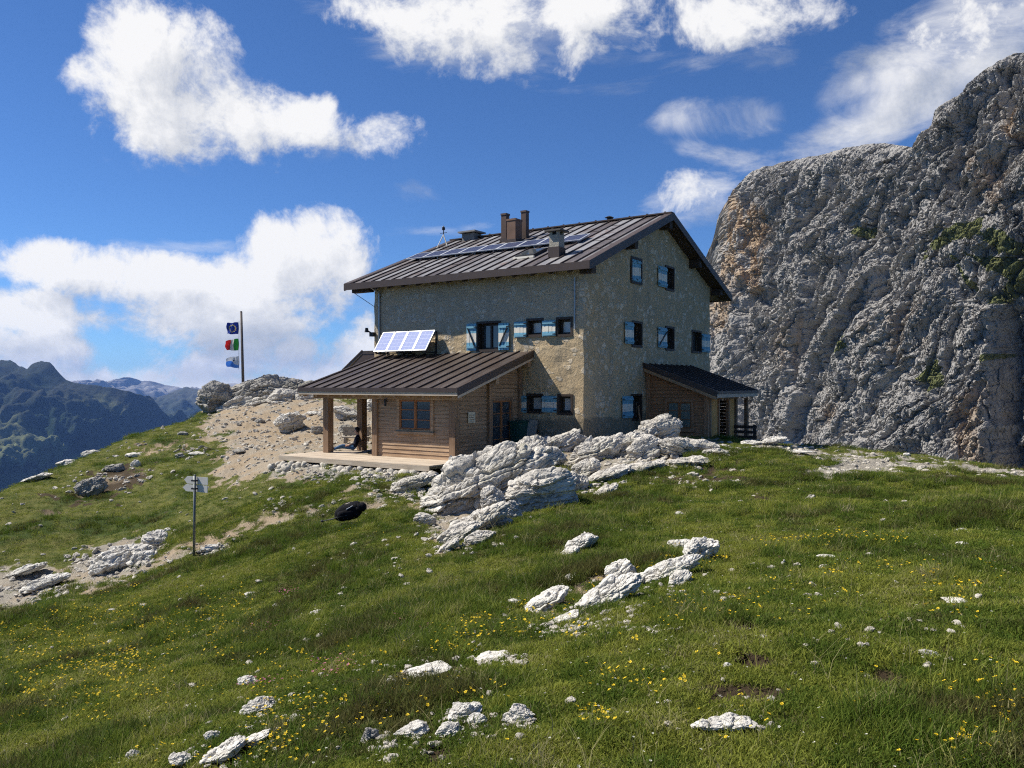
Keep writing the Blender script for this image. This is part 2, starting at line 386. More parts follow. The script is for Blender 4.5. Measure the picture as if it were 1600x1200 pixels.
# bare ground: polygons on the slope with ragged edges; weight, tone (0 pale gravel, 1 tan soil, 2 dark earth)
ZONES = [
    ([(318,655),(400,606),(470,606),(600,640),(600,716),(480,716),(440,722),(455,738),(410,748),(335,752),(322,736),(350,715),(352,690),(320,690)], 1.0, .62, 14),
    ([(380,640),(480,630),(520,668),(440,690),(370,685)], .9, 1.0, 14),
    ([(410,738),(470,722),(600,728),(680,742),(690,758),(640,765),(560,745)], .75, .1, 12),
    ([(655,744),(600,768),(520,792),(430,806),(380,820),(330,842),(345,852),(420,826),(520,806),(620,782),(680,758)], .62, .5, 12),
    ([(330,842),(290,872),(210,905),(120,930),(0,945),(-60,960),(-60,930),(0,925),(90,900),(200,880),(280,852)], .66, .6, 12),
    ([(105,905),(120,870),(170,848),(240,838),(262,850),(215,895),(150,915)], 1.0, .3, 8),
    ([(0,885),(70,880),(110,905),(60,945),(0,955),(-80,950)], .8, .3, 10),
    ([(140,745),(190,728),(240,732),(215,760),(150,780),(105,790)], .75, 1.6, 10),
    ([(190,700),(230,716),(300,700),(300,690),(220,694)], .5, 1.3, 8),
    ([(1150,678),(1215,690),(1300,706),(1450,722),(1620,735),(1700,745),(1700,760),(1600,748),(1480,736),(1380,742),(1290,750),(1250,742),(1310,722),(1240,712),(1190,702)], 1.0, .05, 8),
    ([(640,790),(700,775),(790,790),(780,830),(690,862),(650,830)], .7, .6, 10),
    ([(880,690),(1010,680),(1120,690),(1140,708),(1040,735),(960,745),(900,765),(870,740)], .75, .4, 10),
    ([(1000,745),(1060,735),(1160,725),(1170,745),(1080,765)], .6, 1.8, 9),
    ([(300,850),(330,838),(370,842),(360,868),(300,872)], .7, 1.6, 7),
    ([(820,955),(870,920),(960,890),(1000,895),(960,930),(880,970)], .5, .9, 12),
    ([(590,1055),(640,1040),(700,1045),(760,1030),(760,1050),(680,1075),(600,1080)], .5, 1.0, 14),
    ([(1135,1045),(1160,1025),(1210,1028),(1205,1050)], .9, 2.0, 9), ([(1440,1030),(1460,1008),(1505,1015),(1500,1038)], .9, 2.0, 9),
    ([(1120,985),(1140,970),(1185,978),(1180,990)], .8, 2.0, 8), ([(640,1165),(720,1175),(700,1210),(640,1210)], .8, 2.0, 10), ([(900,1115),(950,1098),(960,1110),(905,1135)], .7, 1.8, 9),
    ([(60,1165),(100,1160),(110,1200),(40,1200)], .5, 1.4, 14), ([(1230,1120),(1280,1115),(1290,1135),(1240,1140)], .6, 1.7, 10),
]
_ZW = None
def _poly_sd(px, py, poly):
    P = np.array(poly, float); d = np.full(px.shape, 1e9); ins = np.zeros(px.shape, bool)
    n = len(P)
    for i in range(n):
        a = P[i]; b = P[(i+1) % n]; e = b-a
        wx, wy = px-a[0], py-a[1]
        t = np.clip((wx*e[0]+wy*e[1])/(e@e), 0, 1)
        d = np.minimum(d, (wx-e[0]*t)**2+(wy-e[1]*t)**2)
        c = ((a[1] > py) != (b[1] > py)) & (px < (b[0]-a[0])*(py-a[1])/(b[1]-a[1]+1e-9)+a[0])
        ins ^= c
    return np.where(ins, 1, -1)*np.sqrt(d)
def paths(x, y, z):
    x = np.asarray(x, float); y = np.asarray(y, float)
    yy = np.maximum(y, .5)
    px = 800 + F*x/yy; py = 600 - F*np.asarray(z, float)/yy
    n1 = fbm(x*.8, y*.8, 0*x+20, 4); n2 = fbm(x*3.0, y*3.0, 0*x+40, 3)
    dirt = np.zeros(x.shape); tone = np.zeros(x.shape)+1.7e-4; tw = np.zeros(x.shape)+1e-4
    ok = y > 1.0
    for poly, w, t, soft in ZONES:
        sd = _poly_sd(px, py, poly) + 14*n1*soft/9 + 7*n2
        a = sst(sd, -soft, soft)*w*ok
        dirt = np.maximum(dirt, a); tone += a*t; tw += a
    dirt = np.maximum(dirt, .55*sst(fbm(x*.55+70, y*.55, 0*x, 4), .48, .68))     # random worn spots
    dirt = np.clip(dirt + dirt*(1-dirt)*3.0*n2, 0, 1)
    tone = tone/tw + .5*n1
    return dirt, np.clip(tone, 0, 2)

def ground_material():
    k = Mat('alpine_ground', .95, .1)
    dirt = k.attr('dirt'); tone = k.attr('tone'); lush = k.attr('lush')
    n1 = k.noise(3.0, 6); n2 = k.noise(22, 5, .65); n3 = k.noise(90, 3)
    turf = k.mix(k.step(n1, .35, .65), (.06, .075, .014), (.125, .125, .032))
    turf = k.mix(k.step(n2, .5, .75), turf, (.18, .155, .065))
    turf = k.mix(lush, turf, (.045, .066, .014), 'MIX')
    grav = k.mix(n2, (.27, .24, .19), (.46, .415, .34))
    grav = k.mix(k.step(n3, .35, .6), (.20, .185, .155), grav)
    soil = k.mix(n2, (.24, .18, .115), (.38, .30, .205))
    dark = k.mix(n2, (.03, .021, .013), (.085, .062, .036))
    d = k.mix(k.step(tone, .2, .9), grav, soil); d = k.mix(k.step(tone, 1.2, 1.7), d, dark)
    k.color(k.mix(k.step(dirt, .30, .62), turf, d))
    k.bump(k.noise(35, 6, .7), .05, .9); k.bump(k.voro(26), .03, .6)
    return k.m
GROUND_M = ground_material()
def build_terrain():
    A = np.radians(np.concatenate([np.linspace(-180, -46, 90, endpoint=False), np.linspace(-46, 44, 860, endpoint=False), np.linspace(44, 180, 80, endpoint=False)]))
    Rr = np.concatenate([[.02], np.exp(np.linspace(math.log(.6), math.log(62), 620)), np.exp(np.linspace(math.log(62.5), math.log(520), 60))])
    a, r = np.meshgrid(A, Rr, indexing='ij'); x = r*np.sin(a); y = r*np.cos(a)
    z = terrain_z(x, y)
    dirt, tone = paths(x, y, z)
    lush = sst(fbm(x*.45+9, y*.45, 0*x+5, 3), .0, .45)
    V = np.stack([x, y, z], -1).reshape(-1, 3)
    o = np_mesh('ground', V, grid_faces(len(A), len(Rr), True)[:, ::-1], GROUND_M, attrs=dict(dirt=dirt, tone=tone, lush=lush))
    tag(o, kind='structure')
build_terrain()

# ---------------------------------------------------------------- far valley floor and mountain ranges
def far_material(name, forest, meadow, rock, sc):
    k = Mat(name, 1.0, 0.0)
    g = k.N.new('ShaderNodeNewGeometry').outputs['Position']
    z = k.N.new('ShaderNodeSeparateXYZ'); k.L.new(g, z.inputs[0])
    n = k.noise(sc, 7, .6); n2 = k.noise(sc*7, 4, .6)
    m_ = k.step(k.math('ADD', n, k.math('MULTIPLY', k.attr('open'), .9)), .62, .74)
    c = k.mix(n2, forest, tuple(1.7*v for v in forest))
    c = k.mix(m_, c, k.mix(n2, tuple(.75*v for v in meadow), meadow))
    c = k.mix(k.attr('rock'), c, k.mix(k.noise(sc*5, 6, .7), tuple(.6*v for v in rock), rock))
    k.color(c); k.bump(k.noise(sc*9, 6, .62), 8.0, .8); return k.m
def mountain(name, prof, dist, slope_len, base_z, amp, seed, sc, forest, meadow, rock, label, px0, px1, nu=620, nv=260, rockiness=.7):
    P = np.array(prof, float)
    u = np.linspace(px0, px1, nu); top = np.interp(u, P[:, 0], P[:, 1])
    az = np.arctan((u-800)/F)
    top = top - 2.6*ridged(u*.035, 0*u+seed, 0*u, 4, .6) + 1.2
    dd = dist*(1+.06*np.sin(u*.013+seed))
    zt = (600-top)/F*dd
    v = np.concatenate([np.linspace(-.6, 0, 40, endpoint=False), np.linspace(0, 1, nv)])
    U, Vv = np.meshgrid(np.arange(nu), v, indexing='ij')
    t = np.abs(Vv)
    Y = dd[:, None] - slope_len*Vv
    X = ((u-800)/F*dd)[:, None] + 0*Vv + .15*slope_len*t*np.sin(U*.05+seed)
    zt_ = zt[:, None]
    Z = zt_ + (base_z-zt_)*(t**.8)
    rg = ridged(X*3.2/slope_len, Y*1.3/slope_len, 0*X+seed, 6, .5)
    fine = fbm(X*14/slope_len, Y*14/slope_len, 0*X+seed, 5)
    rg = .7*rg+.45*ridged(X*9/slope_len, Y*5/slope_len, 0*X+seed+9, 5, .6)-.1
    env = np.clip(t*5, .05, 1)*np.clip((1-t)*3+.15, 0, 1)
    Z = Z + amp*env*(rg-.35) + amp*.16*fine*np.clip(t*10+.22, 0, 1) 
    sl = np.clip(1-(zt_-Z)/(np.maximum(zt_-base_z, 1))*2.6 + .5*fine, 0, 1)*rockiness
    op = np.exp(-((t-.42)/.16)**2)*.28
    V3 = np.stack([X, Y, Z], -1).reshape(-1, 3)
    o = np_mesh(name, V3, grid_faces(nu, len(v))[:, ::-1], far_material(name, forest, meadow, rock, sc), attrs=dict(rock=sl, open=op))
    return tag(o, label, 'mountain', kind='structure')
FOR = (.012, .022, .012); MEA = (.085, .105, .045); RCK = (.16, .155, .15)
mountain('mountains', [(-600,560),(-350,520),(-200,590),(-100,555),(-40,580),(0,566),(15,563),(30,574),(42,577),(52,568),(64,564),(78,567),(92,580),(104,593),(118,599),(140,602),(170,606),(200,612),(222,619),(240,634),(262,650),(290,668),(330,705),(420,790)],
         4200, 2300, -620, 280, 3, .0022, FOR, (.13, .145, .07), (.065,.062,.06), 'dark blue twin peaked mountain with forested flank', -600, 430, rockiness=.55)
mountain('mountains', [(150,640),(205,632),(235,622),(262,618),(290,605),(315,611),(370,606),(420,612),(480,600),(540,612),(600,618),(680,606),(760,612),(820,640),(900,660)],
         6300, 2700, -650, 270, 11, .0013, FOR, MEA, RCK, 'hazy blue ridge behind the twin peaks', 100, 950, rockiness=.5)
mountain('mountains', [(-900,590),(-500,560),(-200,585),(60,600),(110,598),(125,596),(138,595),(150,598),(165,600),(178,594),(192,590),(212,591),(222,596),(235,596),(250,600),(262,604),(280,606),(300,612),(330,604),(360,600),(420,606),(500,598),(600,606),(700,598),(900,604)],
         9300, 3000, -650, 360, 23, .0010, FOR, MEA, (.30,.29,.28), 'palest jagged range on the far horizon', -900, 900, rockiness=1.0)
# one sheet that carries on to the horizon
_R = [60, 200, 800, 2000, 5000, 12000, 30000]; _n = 72
VV = [(r*math.sin(2*math.pi*i/_n), r*math.cos(2*math.pi*i/_n), -640+8*math.sin(i*1.7+r)) for i in range(_n) for r in _R]
_fq = grid_faces(_n, len(_R), True)[:, ::-1]
_o = np_mesh('valley', VV, _fq, far_material('valley_floor', FOR, MEA, RCK, .002), attrs=dict(rock=np.zeros(len(VV)), open=np.zeros(len(VV))))
tag(_o, kind='structure')

# ---------------------------------------------------------------- the cliff
CLIFF_TOP = np.array([(700,720),(900,640),(990,560),(1060,470),(1103,418),(1112,392),(1124,372),(1133,345),(1140,315),(1150,291),(1172,272),(1192,260),(1228,253),(1262,247),(1300,239),(1335,230),(1380,223),(1432,231),(1440,222),(1447,205),(1462,182),(1472,166),(1496,150),(1512,128),(1535,105),(1562,92),(1600,80),(1680,30),(1760,-20),(1850,-60),(1980,-20),(2150,120)], float)
def cliff_material():
    k = Mat('dolomite_cliff', .95, .1)
    n0 = k.noise(.035, 6, .6); n1 = k.noise(.22, 8, .65); n2 = k.noise(1.3, 6, .7)
    st = k.noise(.16, 6, .6, vec=k.map((1, 1, .12)))
    c = k.mix(n1, (.215, .203, .186), (.46, .436, .40))
    c = k.mix(k.math('MULTIPLY', k.step(st, .48, .7), .55), c, (.125, .121, .115))
    c = k.mix(k.step(n2, .55, .8), c, (.43, .412, .385))
    warm = k.mix(k.step(st, .4, .62), (.52, .355, .20), (.36, .27, .18))
    c = k.mix(k.math('MULTIPLY', k.attr('warm'), k.math('MULTIPLY', k.step(n1, .28, .48), k.step(st, .40, .55))), c, warm)
    c = k.mix(k.math('MULTIPLY', k.step(n0, .60, .70), .22), c, (.31, .26, .20))
    gr = k.mix(n2, (.09, .105, .034), (.19, .19, .085))
    c = k.mix(k.step(k.math('ADD', k.attr('green'), k.math('MULTIPLY', k.math('SUBTRACT', n1, .5), .6)), .45, .6), c, gr)
    k.color(c)
    k.bump(k.noise(.75, 10, .74), 1.1, .8); k.bump(k.noise(.5, 7, .7, vec=k.map((1, 1, .3), (0, .6, 0))), 0.7, .6)
    return k.m
def build_cliff():
    base = np.array([(40,640),(66,505),(98,402),(120,345),(140,298),(160,257),(182,222),(215,190)], float)
    seg = np.r_[0, np.cumsum(np.hypot(*np.diff(base, axis=0).T))]
    pxs = 800 + F*base[:, 0]/base[:, 1]
    # columns evenly spaced over the photo width
    pxc = np.concatenate([np.linspace(pxs[0], 1090, 60, endpoint=False), np.linspace(1090, 1136, 66, endpoint=False), np.linspace(1136, 1168, 230, endpoint=False), np.linspace(1168, 1532, 530, endpoint=False), np.linspace(1532, 1582, 430, endpoint=False), np.linspace(1582, 1660, 120, endpoint=False), np.linspace(1660, pxs[-1], 110)])
    w = np.interp(pxc, pxs, seg)
    # soft polyline
    ws = np.linspace(0, seg[-1], 400); bx = np.interp(ws, seg, base[:, 0]); by = np.interp(ws, seg, base[:, 1])
    ker = np.hanning(41); ker /= ker.sum()
    bxs = np.convolve(np.pad(bx, 20, 'edge'), ker, 'valid'); bys = np.convolve(np.pad(by, 20, 'edge'), ker, 'valid')
    X0 = np.interp(w, ws, bxs); Y0 = np.interp(w, ws, bys)
    tx = np.gradient(bxs, ws); ty = np.gradient(bys, ws); tl = np.hypot(tx, ty)
    NX = np.interp(w, ws, ty/tl); NY = np.interp(w, ws, -tx/tl)          # outward (to the left and the viewer)
    s = np.sign(-NX[len(NX)//2]); NX, NY = NX*s, NY*s
    zb = -130.0
    nv, nt = 720, 60
    lean0 = .20
    # top height per column: solve for the column of the photo in which the leaning top ends up
    zt = (600-np.interp(pxc, CLIFF_TOP[:, 0], CLIFF_TOP[:, 1]))/F*Y0
    for _ in range(6):
        off = lean0*(zt+20)+7
        xt, yt = X0-NX*off, Y0-NY*off
        zt = .4*zt+.6*(600-np.interp(800+F*xt/yt, CLIFF_TOP[:, 0], CLIFF_TOP[:, 1]))/F*yt
    t = np.linspace(0, 1, nv)
    Z = zb + (zt[:, None]-zb)*t[None]
    top = zt[:, None]-Z
    off = lean0*(Z+20) + 7*np.exp(-top/5)
    wm = w[:, None]+0*Z
    PXu = 800+F*(X0[:, None]-NX[:, None]*off)/(Y0[:, None]-NY[:, None]*off); PYu = 600-F*Z/(Y0[:, None]-NY[:, None]*off)
    # ribs: long along the rock's own dip, short across it
    th = math.radians(50); c_, s_ = math.cos(th), math.sin(th)
    wz = 10*fbm(wm*.02, Z*.02, 0*Z, 3); ww = 12*fbm(wm*.02+7, Z*.02, 0*Z+4, 3)
    W2 = wm+ww; Z2 = Z+wz
    al = W2*c_+Z2*s_; ac = -W2*s_+Z2*c_
    D = 5.5*ridged(al/130, ac/26, 0*al, 2, .45) + 2.6*fbm(wm/30, Z/42, 0*Z+11, 3)
    D += 3.2*ridged(al/60+3, ac/10.5, 0*al+5, 3, .5)
    vert = 2.6*ridged(wm/9+.3*wz/6, Z/44, 0*Z+2, 3, .5)
    D += vert*sst(PXu, 1290, 1150) + .8*vert*sst(PXu, 1420, 1560)
    blk = fbm(wm/7, Z/6, 0*Z+31, 4, .55)
    q1 = 3.5*fbm(wm/12, Z/12, 0*Z+61, 3); q2 = 1.3*fbm(wm/3.5, Z/3.5, 0*Z+71, 3)
    for cw, cl, amp, ck, sd_ in ((13, 50, 2.6, 1.0, 5), (5.2, 19, 1.15, .75, 17), (2.3, 7.5, .62, .5, 29), (1.0, 2.6, .36, .28, 43), (.55, 1.1, .18, .12, 51)):
        hh, ed = cells2((ac+q1+q2)/cw, (al+q2-q1)/cl, sd_)
        D += amp*hh - ck*np.exp(-(ed/.10)**2)
    D += .5*np.abs(fbm(al/7+2, ac/2.6, 0*Z+3, 4, .6)) + .22*ridged(wm/1.2, Z/1.6, 0*Z+8, 3, .65)
    # terraces (bedding steps)
    bed = Z2*.9+W2*.25
    D += .15*np.sin(bed*.55+1.8*blk)*sst(PYu, 560, 330)
    # known gullies: the wall to the right of the line drops back, leaving an edge that shades it
    def fault(line, depth, fall, dw=6.0):
        Ln = np.array(line, float); o = np.argsort(Ln[:, 1]); lx = np.interp(PYu, Ln[o, 1], Ln[o, 0])
        jag = 7*fbm(Z/9, wm/60, 0*Z+depth, 3)
        y0, y1 = Ln[:, 1].min(), Ln[:, 1].max()
        win = sst(PYu, y0-4, y0+25)*sst(PYu, y1+25, y1-10)
        q = PXu-lx-jag
        return -.8*depth*win*sst(q, -dw*.5, dw*1.7)*np.exp(-np.maximum(q, 0)/fall)
    D += fault([(1560,440),(1548,520),(1540,600),(1534,760)], 22, 60, 8)*sst(PYu, 400, 540)
    D += fault([(1500,640),(1494,700),(1490,760)], 5, 40, 5)
    D += fault([(1146,440),(1152,520),(1150,610),(1146,700)], 13, 30, 6)
    D += fault([(1262,395),(1256,440),(1248,500),(1235,560),(1225,600)], 12, 30, 5)
    D += fault([(1252,590),(1240,640),(1222,690)], 9, 26, 4)
    D += fault([(1372,400),(1362,430),(1350,465)], 7, 22, 4)
    D += fault([(1325,548),(1326,600),(1320,615)], 6, 14, 3)
    D += fault([(1162,330),(1160,400),(1158,470)], 5, 30, 4)
    D += fault([(1478,395),(1490,430),(1498,470)], 7, 20, 4)
    D += fault([(1465,270),(1470,300),(1476,330)], 7, 30, 4)
    D += fault([(1232,262),(1240,300),(1246,340)], 4, 26, 4)
    D += fault([(1295,300),(1303,340),(1305,370)], 4, 26, 4)
    D += fault([(1395,365),(1345,440),(1300,510),(1268,570)], 6, 26, 4)+fault([(1425,300),(1388,350),(1355,405)], 5, 22, 4)+fault([(1216,300),(1206,360),(1194,430),(1180,480)], 5, 20, 4)+fault([(1440,430),(1405,500),(1390,560)], 4, 22, 3)+fault([(1500,480),(1470,560),(1462,620)], 4, 26, 3)+fault([(1300,250),(1285,300),(1262,350)], 4, 20, 4)+fault([(1500,160),(1490,230),(1470,290)], 5, 26, 4)+fault([(1530,240),(1520,300),(1500,350)], 5, 26, 4)
    D += fault([(1545,100),(1558,160),(1575,230)], 6, 40, 5)
    # a ledge that holds grass
    led = fbm(wm/14+4, Z/14, 0*Z, 3)
    D = 1.2*(D-D.mean())-.5
    D *= (.60+.40*sst(top, 0, 10))*(.45+.55*sst(PXu, 1105, 1190))
    offd = off - D
    X = X0[:, None]-NX[:, None]*offd; Y = Y0[:, None]-NY[:, None]*offd
    # broken rock in full three dimensions, so that the sides of gullies are as rough as the face
    e3 = np.zeros(Z.shape)
    for sz, amp, sd_ in ((6.5, 1.5, 3), (2.8, .75, 13), (1.2, .34, 23)):
        j1 = .5*fbm(X/sz/1.5, Y/sz/1.5, Z/sz/1.5, 2)
        h3, ed3 = cells3((X+.35*Z)/sz+j1, Y/sz+j1, (Z-.3*X)/sz/1.7-j1, sd_); e3 += amp*h3-.30*amp*np.exp(-(ed3/.09)**2)
    e3 *= .5+.5*sst(top, 0, 8)
    X = X+NX[:, None]*e3+.3*e3; Y = Y+NY[:, None]*e3-.28*e3
    Z = Z + 1.2*fbm(wm/6, Z/6, 0*Z+50, 3)*sst(top, 0, 6)
    green = np.zeros(Z.shape)
    for poly in ([(1440,395),(1500,350),(1535,345),(1545,365),(1480,385)], [(1550,355),(1600,375),(1640,400),(1640,420),(1590,400),(1560,395),(1540,375)], [(1520,395),(1545,400),(1600,405),(1640,430),(1600,440),(1540,430)],
                 [(1540,460),(1600,430),(1640,440),(1640,460),(1600,455),(1550,480),(1535,480)], [(1500,400),(1525,440),(1530,470),(1510,450)], [(1436,585),(1460,560),(1470,600),(1450,615)], [(1330,360),(1350,352),(1352,362),(1335,368)],
                 [(1440,400),(1470,385),(1450,410)], [(1310,525),(1330,520),(1335,545),(1318,545)], [(1530,540),(1545,555),(1530,570)]):
        green = np.maximum(green, sst(_poly_sd(PXu, PYu, poly)+9*led+5*blk, -7, 7))
    warm = np.zeros(Z.shape)
    for poly, wt in (([(1138,310),(1150,300),(1170,320),(1200,330),(1196,400),(1190,450),(1165,460),(1150,430),(1130,420)], 1.0), ([(1118,470),(1145,400),(1150,480),(1135,510),(1115,520)], .9), ([(1210,520),(1250,500),(1245,580),(1215,570)], .5), ([(1555,170),(1590,180),(1590,225),(1560,200)], .9),
                     ([(1500,250),(1570,240),(1580,330),(1510,300)], .5), ([(1488,640),(1540,590),(1540,740),(1480,740)], .6), ([(1270,640),(1300,630),(1290,660)], .6), ([(1350,500),(1450,470),(1450,540),(1380,560)], .3)):
        warm = np.maximum(warm, wt*sst(_poly_sd(PXu, PYu, poly)+14*blk, -12, 12))
    # plateau running back from the brink
    b = np.linspace(0, 1, nt)[1:]
    Xe, Ye, Ze = X[:, -1:], Y[:, -1:], Z[:, -1:]
    dxn, dyn = -NX[:, None], -NY[:, None]
    Xp = Xe+dxn*160*b; Yp = Ye+dyn*160*b
    Zp = Ze-50*b**1.3 + 3*b*fbm(Xp/20, Yp/20, 0*Xp, 3)
    X = np.c_[X, Xp]; Y = np.c_[Y, Yp]; Z = np.c_[Z, Zp]
    pad = lambda a: np.c_[a, np.repeat(a[:, -1:], nt-1, 1)*0]
    V = np.stack([X, Y, Z], -1).reshape(-1, 3)
    o = np_mesh('cliff', V, grid_faces(X.shape[0], X.shape[1])[:, ::-1], cliff_material(), smooth=False, attrs=dict(green=pad(green), warm=pad(warm)))
    tag(o, 'towering grey dolomite rock wall with grassy ledges and orange streaks', 'cliff', kind='structure')
build_cliff()
# ---------------------------------------------------------------- the hut.  local axes: s along the gable wall, t along the eaves wall, z up from eye level
P0 = (2.469, 28.0); U2 = (math.sin(math.radians(33.8)), math.cos(math.radians(33.8))); U1 = (-U2[1], U2[0])
HW, HL = 12.28, 9.78                 # gable width, eaves length
ZB = -2.5                            # level of the thing's origin
HUT_RZ = math.atan2(U2[1], U2[0])
hut = empty('mountain_hut', (P0[0], P0[1], ZB), HUT_RZ, 'three storey stone mountain hut with brown metal roof and blue white shutters', 'building')
def world(s, t, z): return Vector((P0[0]+U2[0]*s+U1[0]*t, P0[1]+U2[1]*s+U1[1]*t, z))
def hb(mb, name, mats, parent=None, smooth=False):
    return mb.build(name, mats, hut if parent is None else parent, smooth, off=(0, 0, ZB))
def on_plane(px, py, s=None, t=None):
    """measure: photo pixel -> (s, t, z) on the wall plane s=const or t=const"""
    r = (px-800)/F
    if s is not None:
        ax, ay = P0[0]+U2[0]*s, P0[1]+U2[1]*s; t = (r*ay-ax)/(U1[0]-r*U1[1])
    else:
        ax, ay = P0[0]+U1[0]*t, P0[1]+U1[1]*t; s = (r*ay-ax)/(U2[0]-r*U2[1])
    d = P0[1]+U2[1]*s+U1[1]*t
    return s, t, (600-py)/F*d

# materials
def stone_wall_mat():
    k = Mat('rubble_stone_wall', .95, .15)
    wv = k.map((1, 1, 1.25)); nz = k.noise(2.2, 4, .6)
    w2 = k.N.new('ShaderNodeVectorMath'); w2.operation = 'ADD'; k.L.new(wv, w2.inputs[0])
    cn = k.N.new('ShaderNodeTexNoise'); cn.inputs['Scale'].default_value = 4.5; cn.inputs['Detail'].default_value = 5
    k.L.new(k.tc, cn.inputs['Vector']); sc = k.N.new('ShaderNodeVectorMath'); sc.operation = 'SCALE'; sc.inputs['Scale'].default_value = .24
    k.L.new(cn.outputs['Color'], sc.inputs[0]); k.L.new(sc.outputs[0], w2.inputs[1]); v = w2.outputs[0]
    edge = k.voro(4.2, 'DISTANCE_TO_EDGE', vec=v); cell = k.voro(4.2, 'F1', 'Color', vec=v)
    sp = k.N.new('ShaderNodeSeparateXYZ'); k.L.new(cell, sp.inputs[0])
    stone = k.mix(sp.outputs[0], (.54, .435, .30), (.74, .62, .45)); stone = k.mix(k.step(sp.outputs[1], .78, .9), stone, (.56, .38, .20))
    stone = k.mix(k.step(k.noise(14, 5, .65), .4, .7), stone, (.40, .345, .255))
    mortar = k.mix(nz, (.40, .295, .17), (.53, .41, .25)); mortar = k.mix(k.step(k.noise(.5, 4), .4, .65), mortar, (.42, .33, .21))
    bare = k.math('MULTIPLY', k.step(k.math('ADD', sp.outputs[2], k.math('MULTIPLY', k.noise(5, 5, .65), .35)), .80, .92), k.step(edge, .0, .10))
    c = k.mix(bare, mortar, stone)
    # damp, mossy foot of the wall and rain streaks
    zz = k.N.new('ShaderNodeSeparateXYZ'); k.L.new(k.tc, zz.inputs[0])
    foot = k.step(k.math('ADD', zz.outputs[2], k.math('MULTIPLY', k.noise(1.3, 5), .5)), 1.62, 1.42)
    c = k.mix(k.math('MULTIPLY', foot, .65), c, (.13, .115, .085))
    c = k.mix(k.math('MULTIPLY', k.step(k.noise(1.6, 5, .6, vec=k.map((1, 1, .12))), .52, .72), .35), c, (.19, .175, .145))
    c = k.mix(k.math('MULTIPLY', k.step(zz.outputs[0], .22, .06), k.step(zz.outputs[2], 4.2, 4.9, 0, .35)), c, k.mix(nz, (.36, .345, .305), (.46, .44, .395)))  # eave shade put into the colour: upper eaves wall greyed
    k.color(c)
    k.bump(k.math('ADD', k.math('MULTIPLY', bare, .35), k.noise(6.5, 8, .74)), .040, 1.0); k.bump(k.noise(24, 4, .6), .010, .8)
    return k.m
def wood_mat(name, a, b, axis=0, sc=1.0, rough=.75):
    k = Mat(name, rough, .25)
    st = [1.2, 1.2, 1.2]; sx = [26, 26, 26]; sx[axis] = 1.3
    n = k.noise(1.0*sc, 6, .6, vec=k.map(tuple(sx))); big = k.noise(1.1, 3)
    k.color(k.mix(k.step(k.math('ADD', k.math('MULTIPLY', n, .7), k.math('MULTIPLY', big, .3)), .33, .68), a, b)); k.bump(n, .006, .8); return k.m
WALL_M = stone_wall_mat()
WD = wood_mat('weathered_larch', (.25, .155, .085), (.47, .32, .195), 1)
WDS = wood_mat('weathered_larch_side', (.25, .15, .08), (.44, .295, .175), 0)
WV = wood_mat('larch_post', (.17, .10, .058), (.32, .21, .125), 2)
WO = wood_mat('fresh_larch', (.50, .23, .06), (.74, .39, .13), 2)
WW = wood_mat('red_brown_frame', (.24, .095, .035), (.36, .165, .07), 2)
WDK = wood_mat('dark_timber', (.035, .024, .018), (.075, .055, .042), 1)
WF = wood_mat('pale_fascia', (.40, .32, .235), (.56, .46, .35), 1)
DECK_M = wood_mat('deck_boards', (.38, .30, .215), (.55, .46, .35), 1)
GREYW = wood_mat('grey_wood', (.24, .21, .17), (.44, .39, .32), 0)
FRAME_M = simple('dark_window_frame', (.045, .032, .024), .6)
BLUE = simple('blue_paint', (.17, .37, .47), .6, .3, .3, 9)
WHITE = simple('white_paint', (.76, .70, .58), .65, .3, .12, 9)
IRON = simple('black_iron', (.02, .02, .022), .5)
ZINC = simple('grey_metal', (.32, .33, .34), .45, .5, .15, 6, .6)
def glass(name, c, rough=.06):
    k = Mat(name, rough, .9); k.color(k.mix(k.noise(1.7, 2), c, tuple(1.6*x for x in c))); return k.m
GLASS = glass('dark_glass', (.035, .043, .048)); GLASSC = glass('curtained_glass', (.40, .40, .385), .25)
def roof_mat(name, cols, seam_axis_scale, rough=.42):
    """weathered painted sheet: every tray between two seams has its own tint"""
    k = Mat(name, rough, .5)
    sp = k.N.new('ShaderNodeSeparateXYZ'); k.L.new(k.tc, sp.inputs[0])
    tray = k.math('FLOOR', k.math('DIVIDE', k.math('ADD', sp.outputs[1], .55), seam_axis_scale))
    wn = k.N.new('ShaderNodeTexWhiteNoise'); wn.noise_dimensions = '1D'; k.L.new(tray, wn.inputs['W'])
    big = k.noise(.6, 5, .6); st = k.noise(1.0, 6, .65, vec=k.map((.9, 5, 1)))
    f = k.math('ADD', k.math('MULTIPLY', wn.outputs['Value'], .55), k.math('MULTIPLY', st, .55))
    c = k.mix(k.step(f, .25, .85), cols[0], cols[1]); c = k.mix(k.step(big, .52, .68), c, cols[2])
    rust = k.math('MULTIPLY', k.step(k.noise(.8, 5, .6, vec=k.map((.5, 1.3, 1))), .60, .72), .75)
    k.color(k.mix(rust, c, cols[3])); k.rough(k.step(st, .3, .7, rough-.1, rough+.18)); k.bump(k.noise(2.2, 3), .012, .6); return k.m
ROOF_M = roof_mat('weathered_sheet_roof', [(.072, .056, .050), (.24, .235, .235), (.10, .074, .064), (.15, .075, .045)], .55)
ROOF2_M = roof_mat('brown_sheet_roof', [(.040, .027, .020), (.062, .045, .036), (.044, .030, .023), (.060, .036, .024)], .55)
TRIM_M = simple('brown_sheet_trim', (.055, .036, .028), .5, .4, .3, 3)
CHIM_M = simple('brown_sheet_chimney', (.075, .042, .028), .55, .4, .5, 2.5)
CHIM2_M = simple('rusty_sheet_chimney', (.16, .085, .05), .6, .4, .5, 2.5)

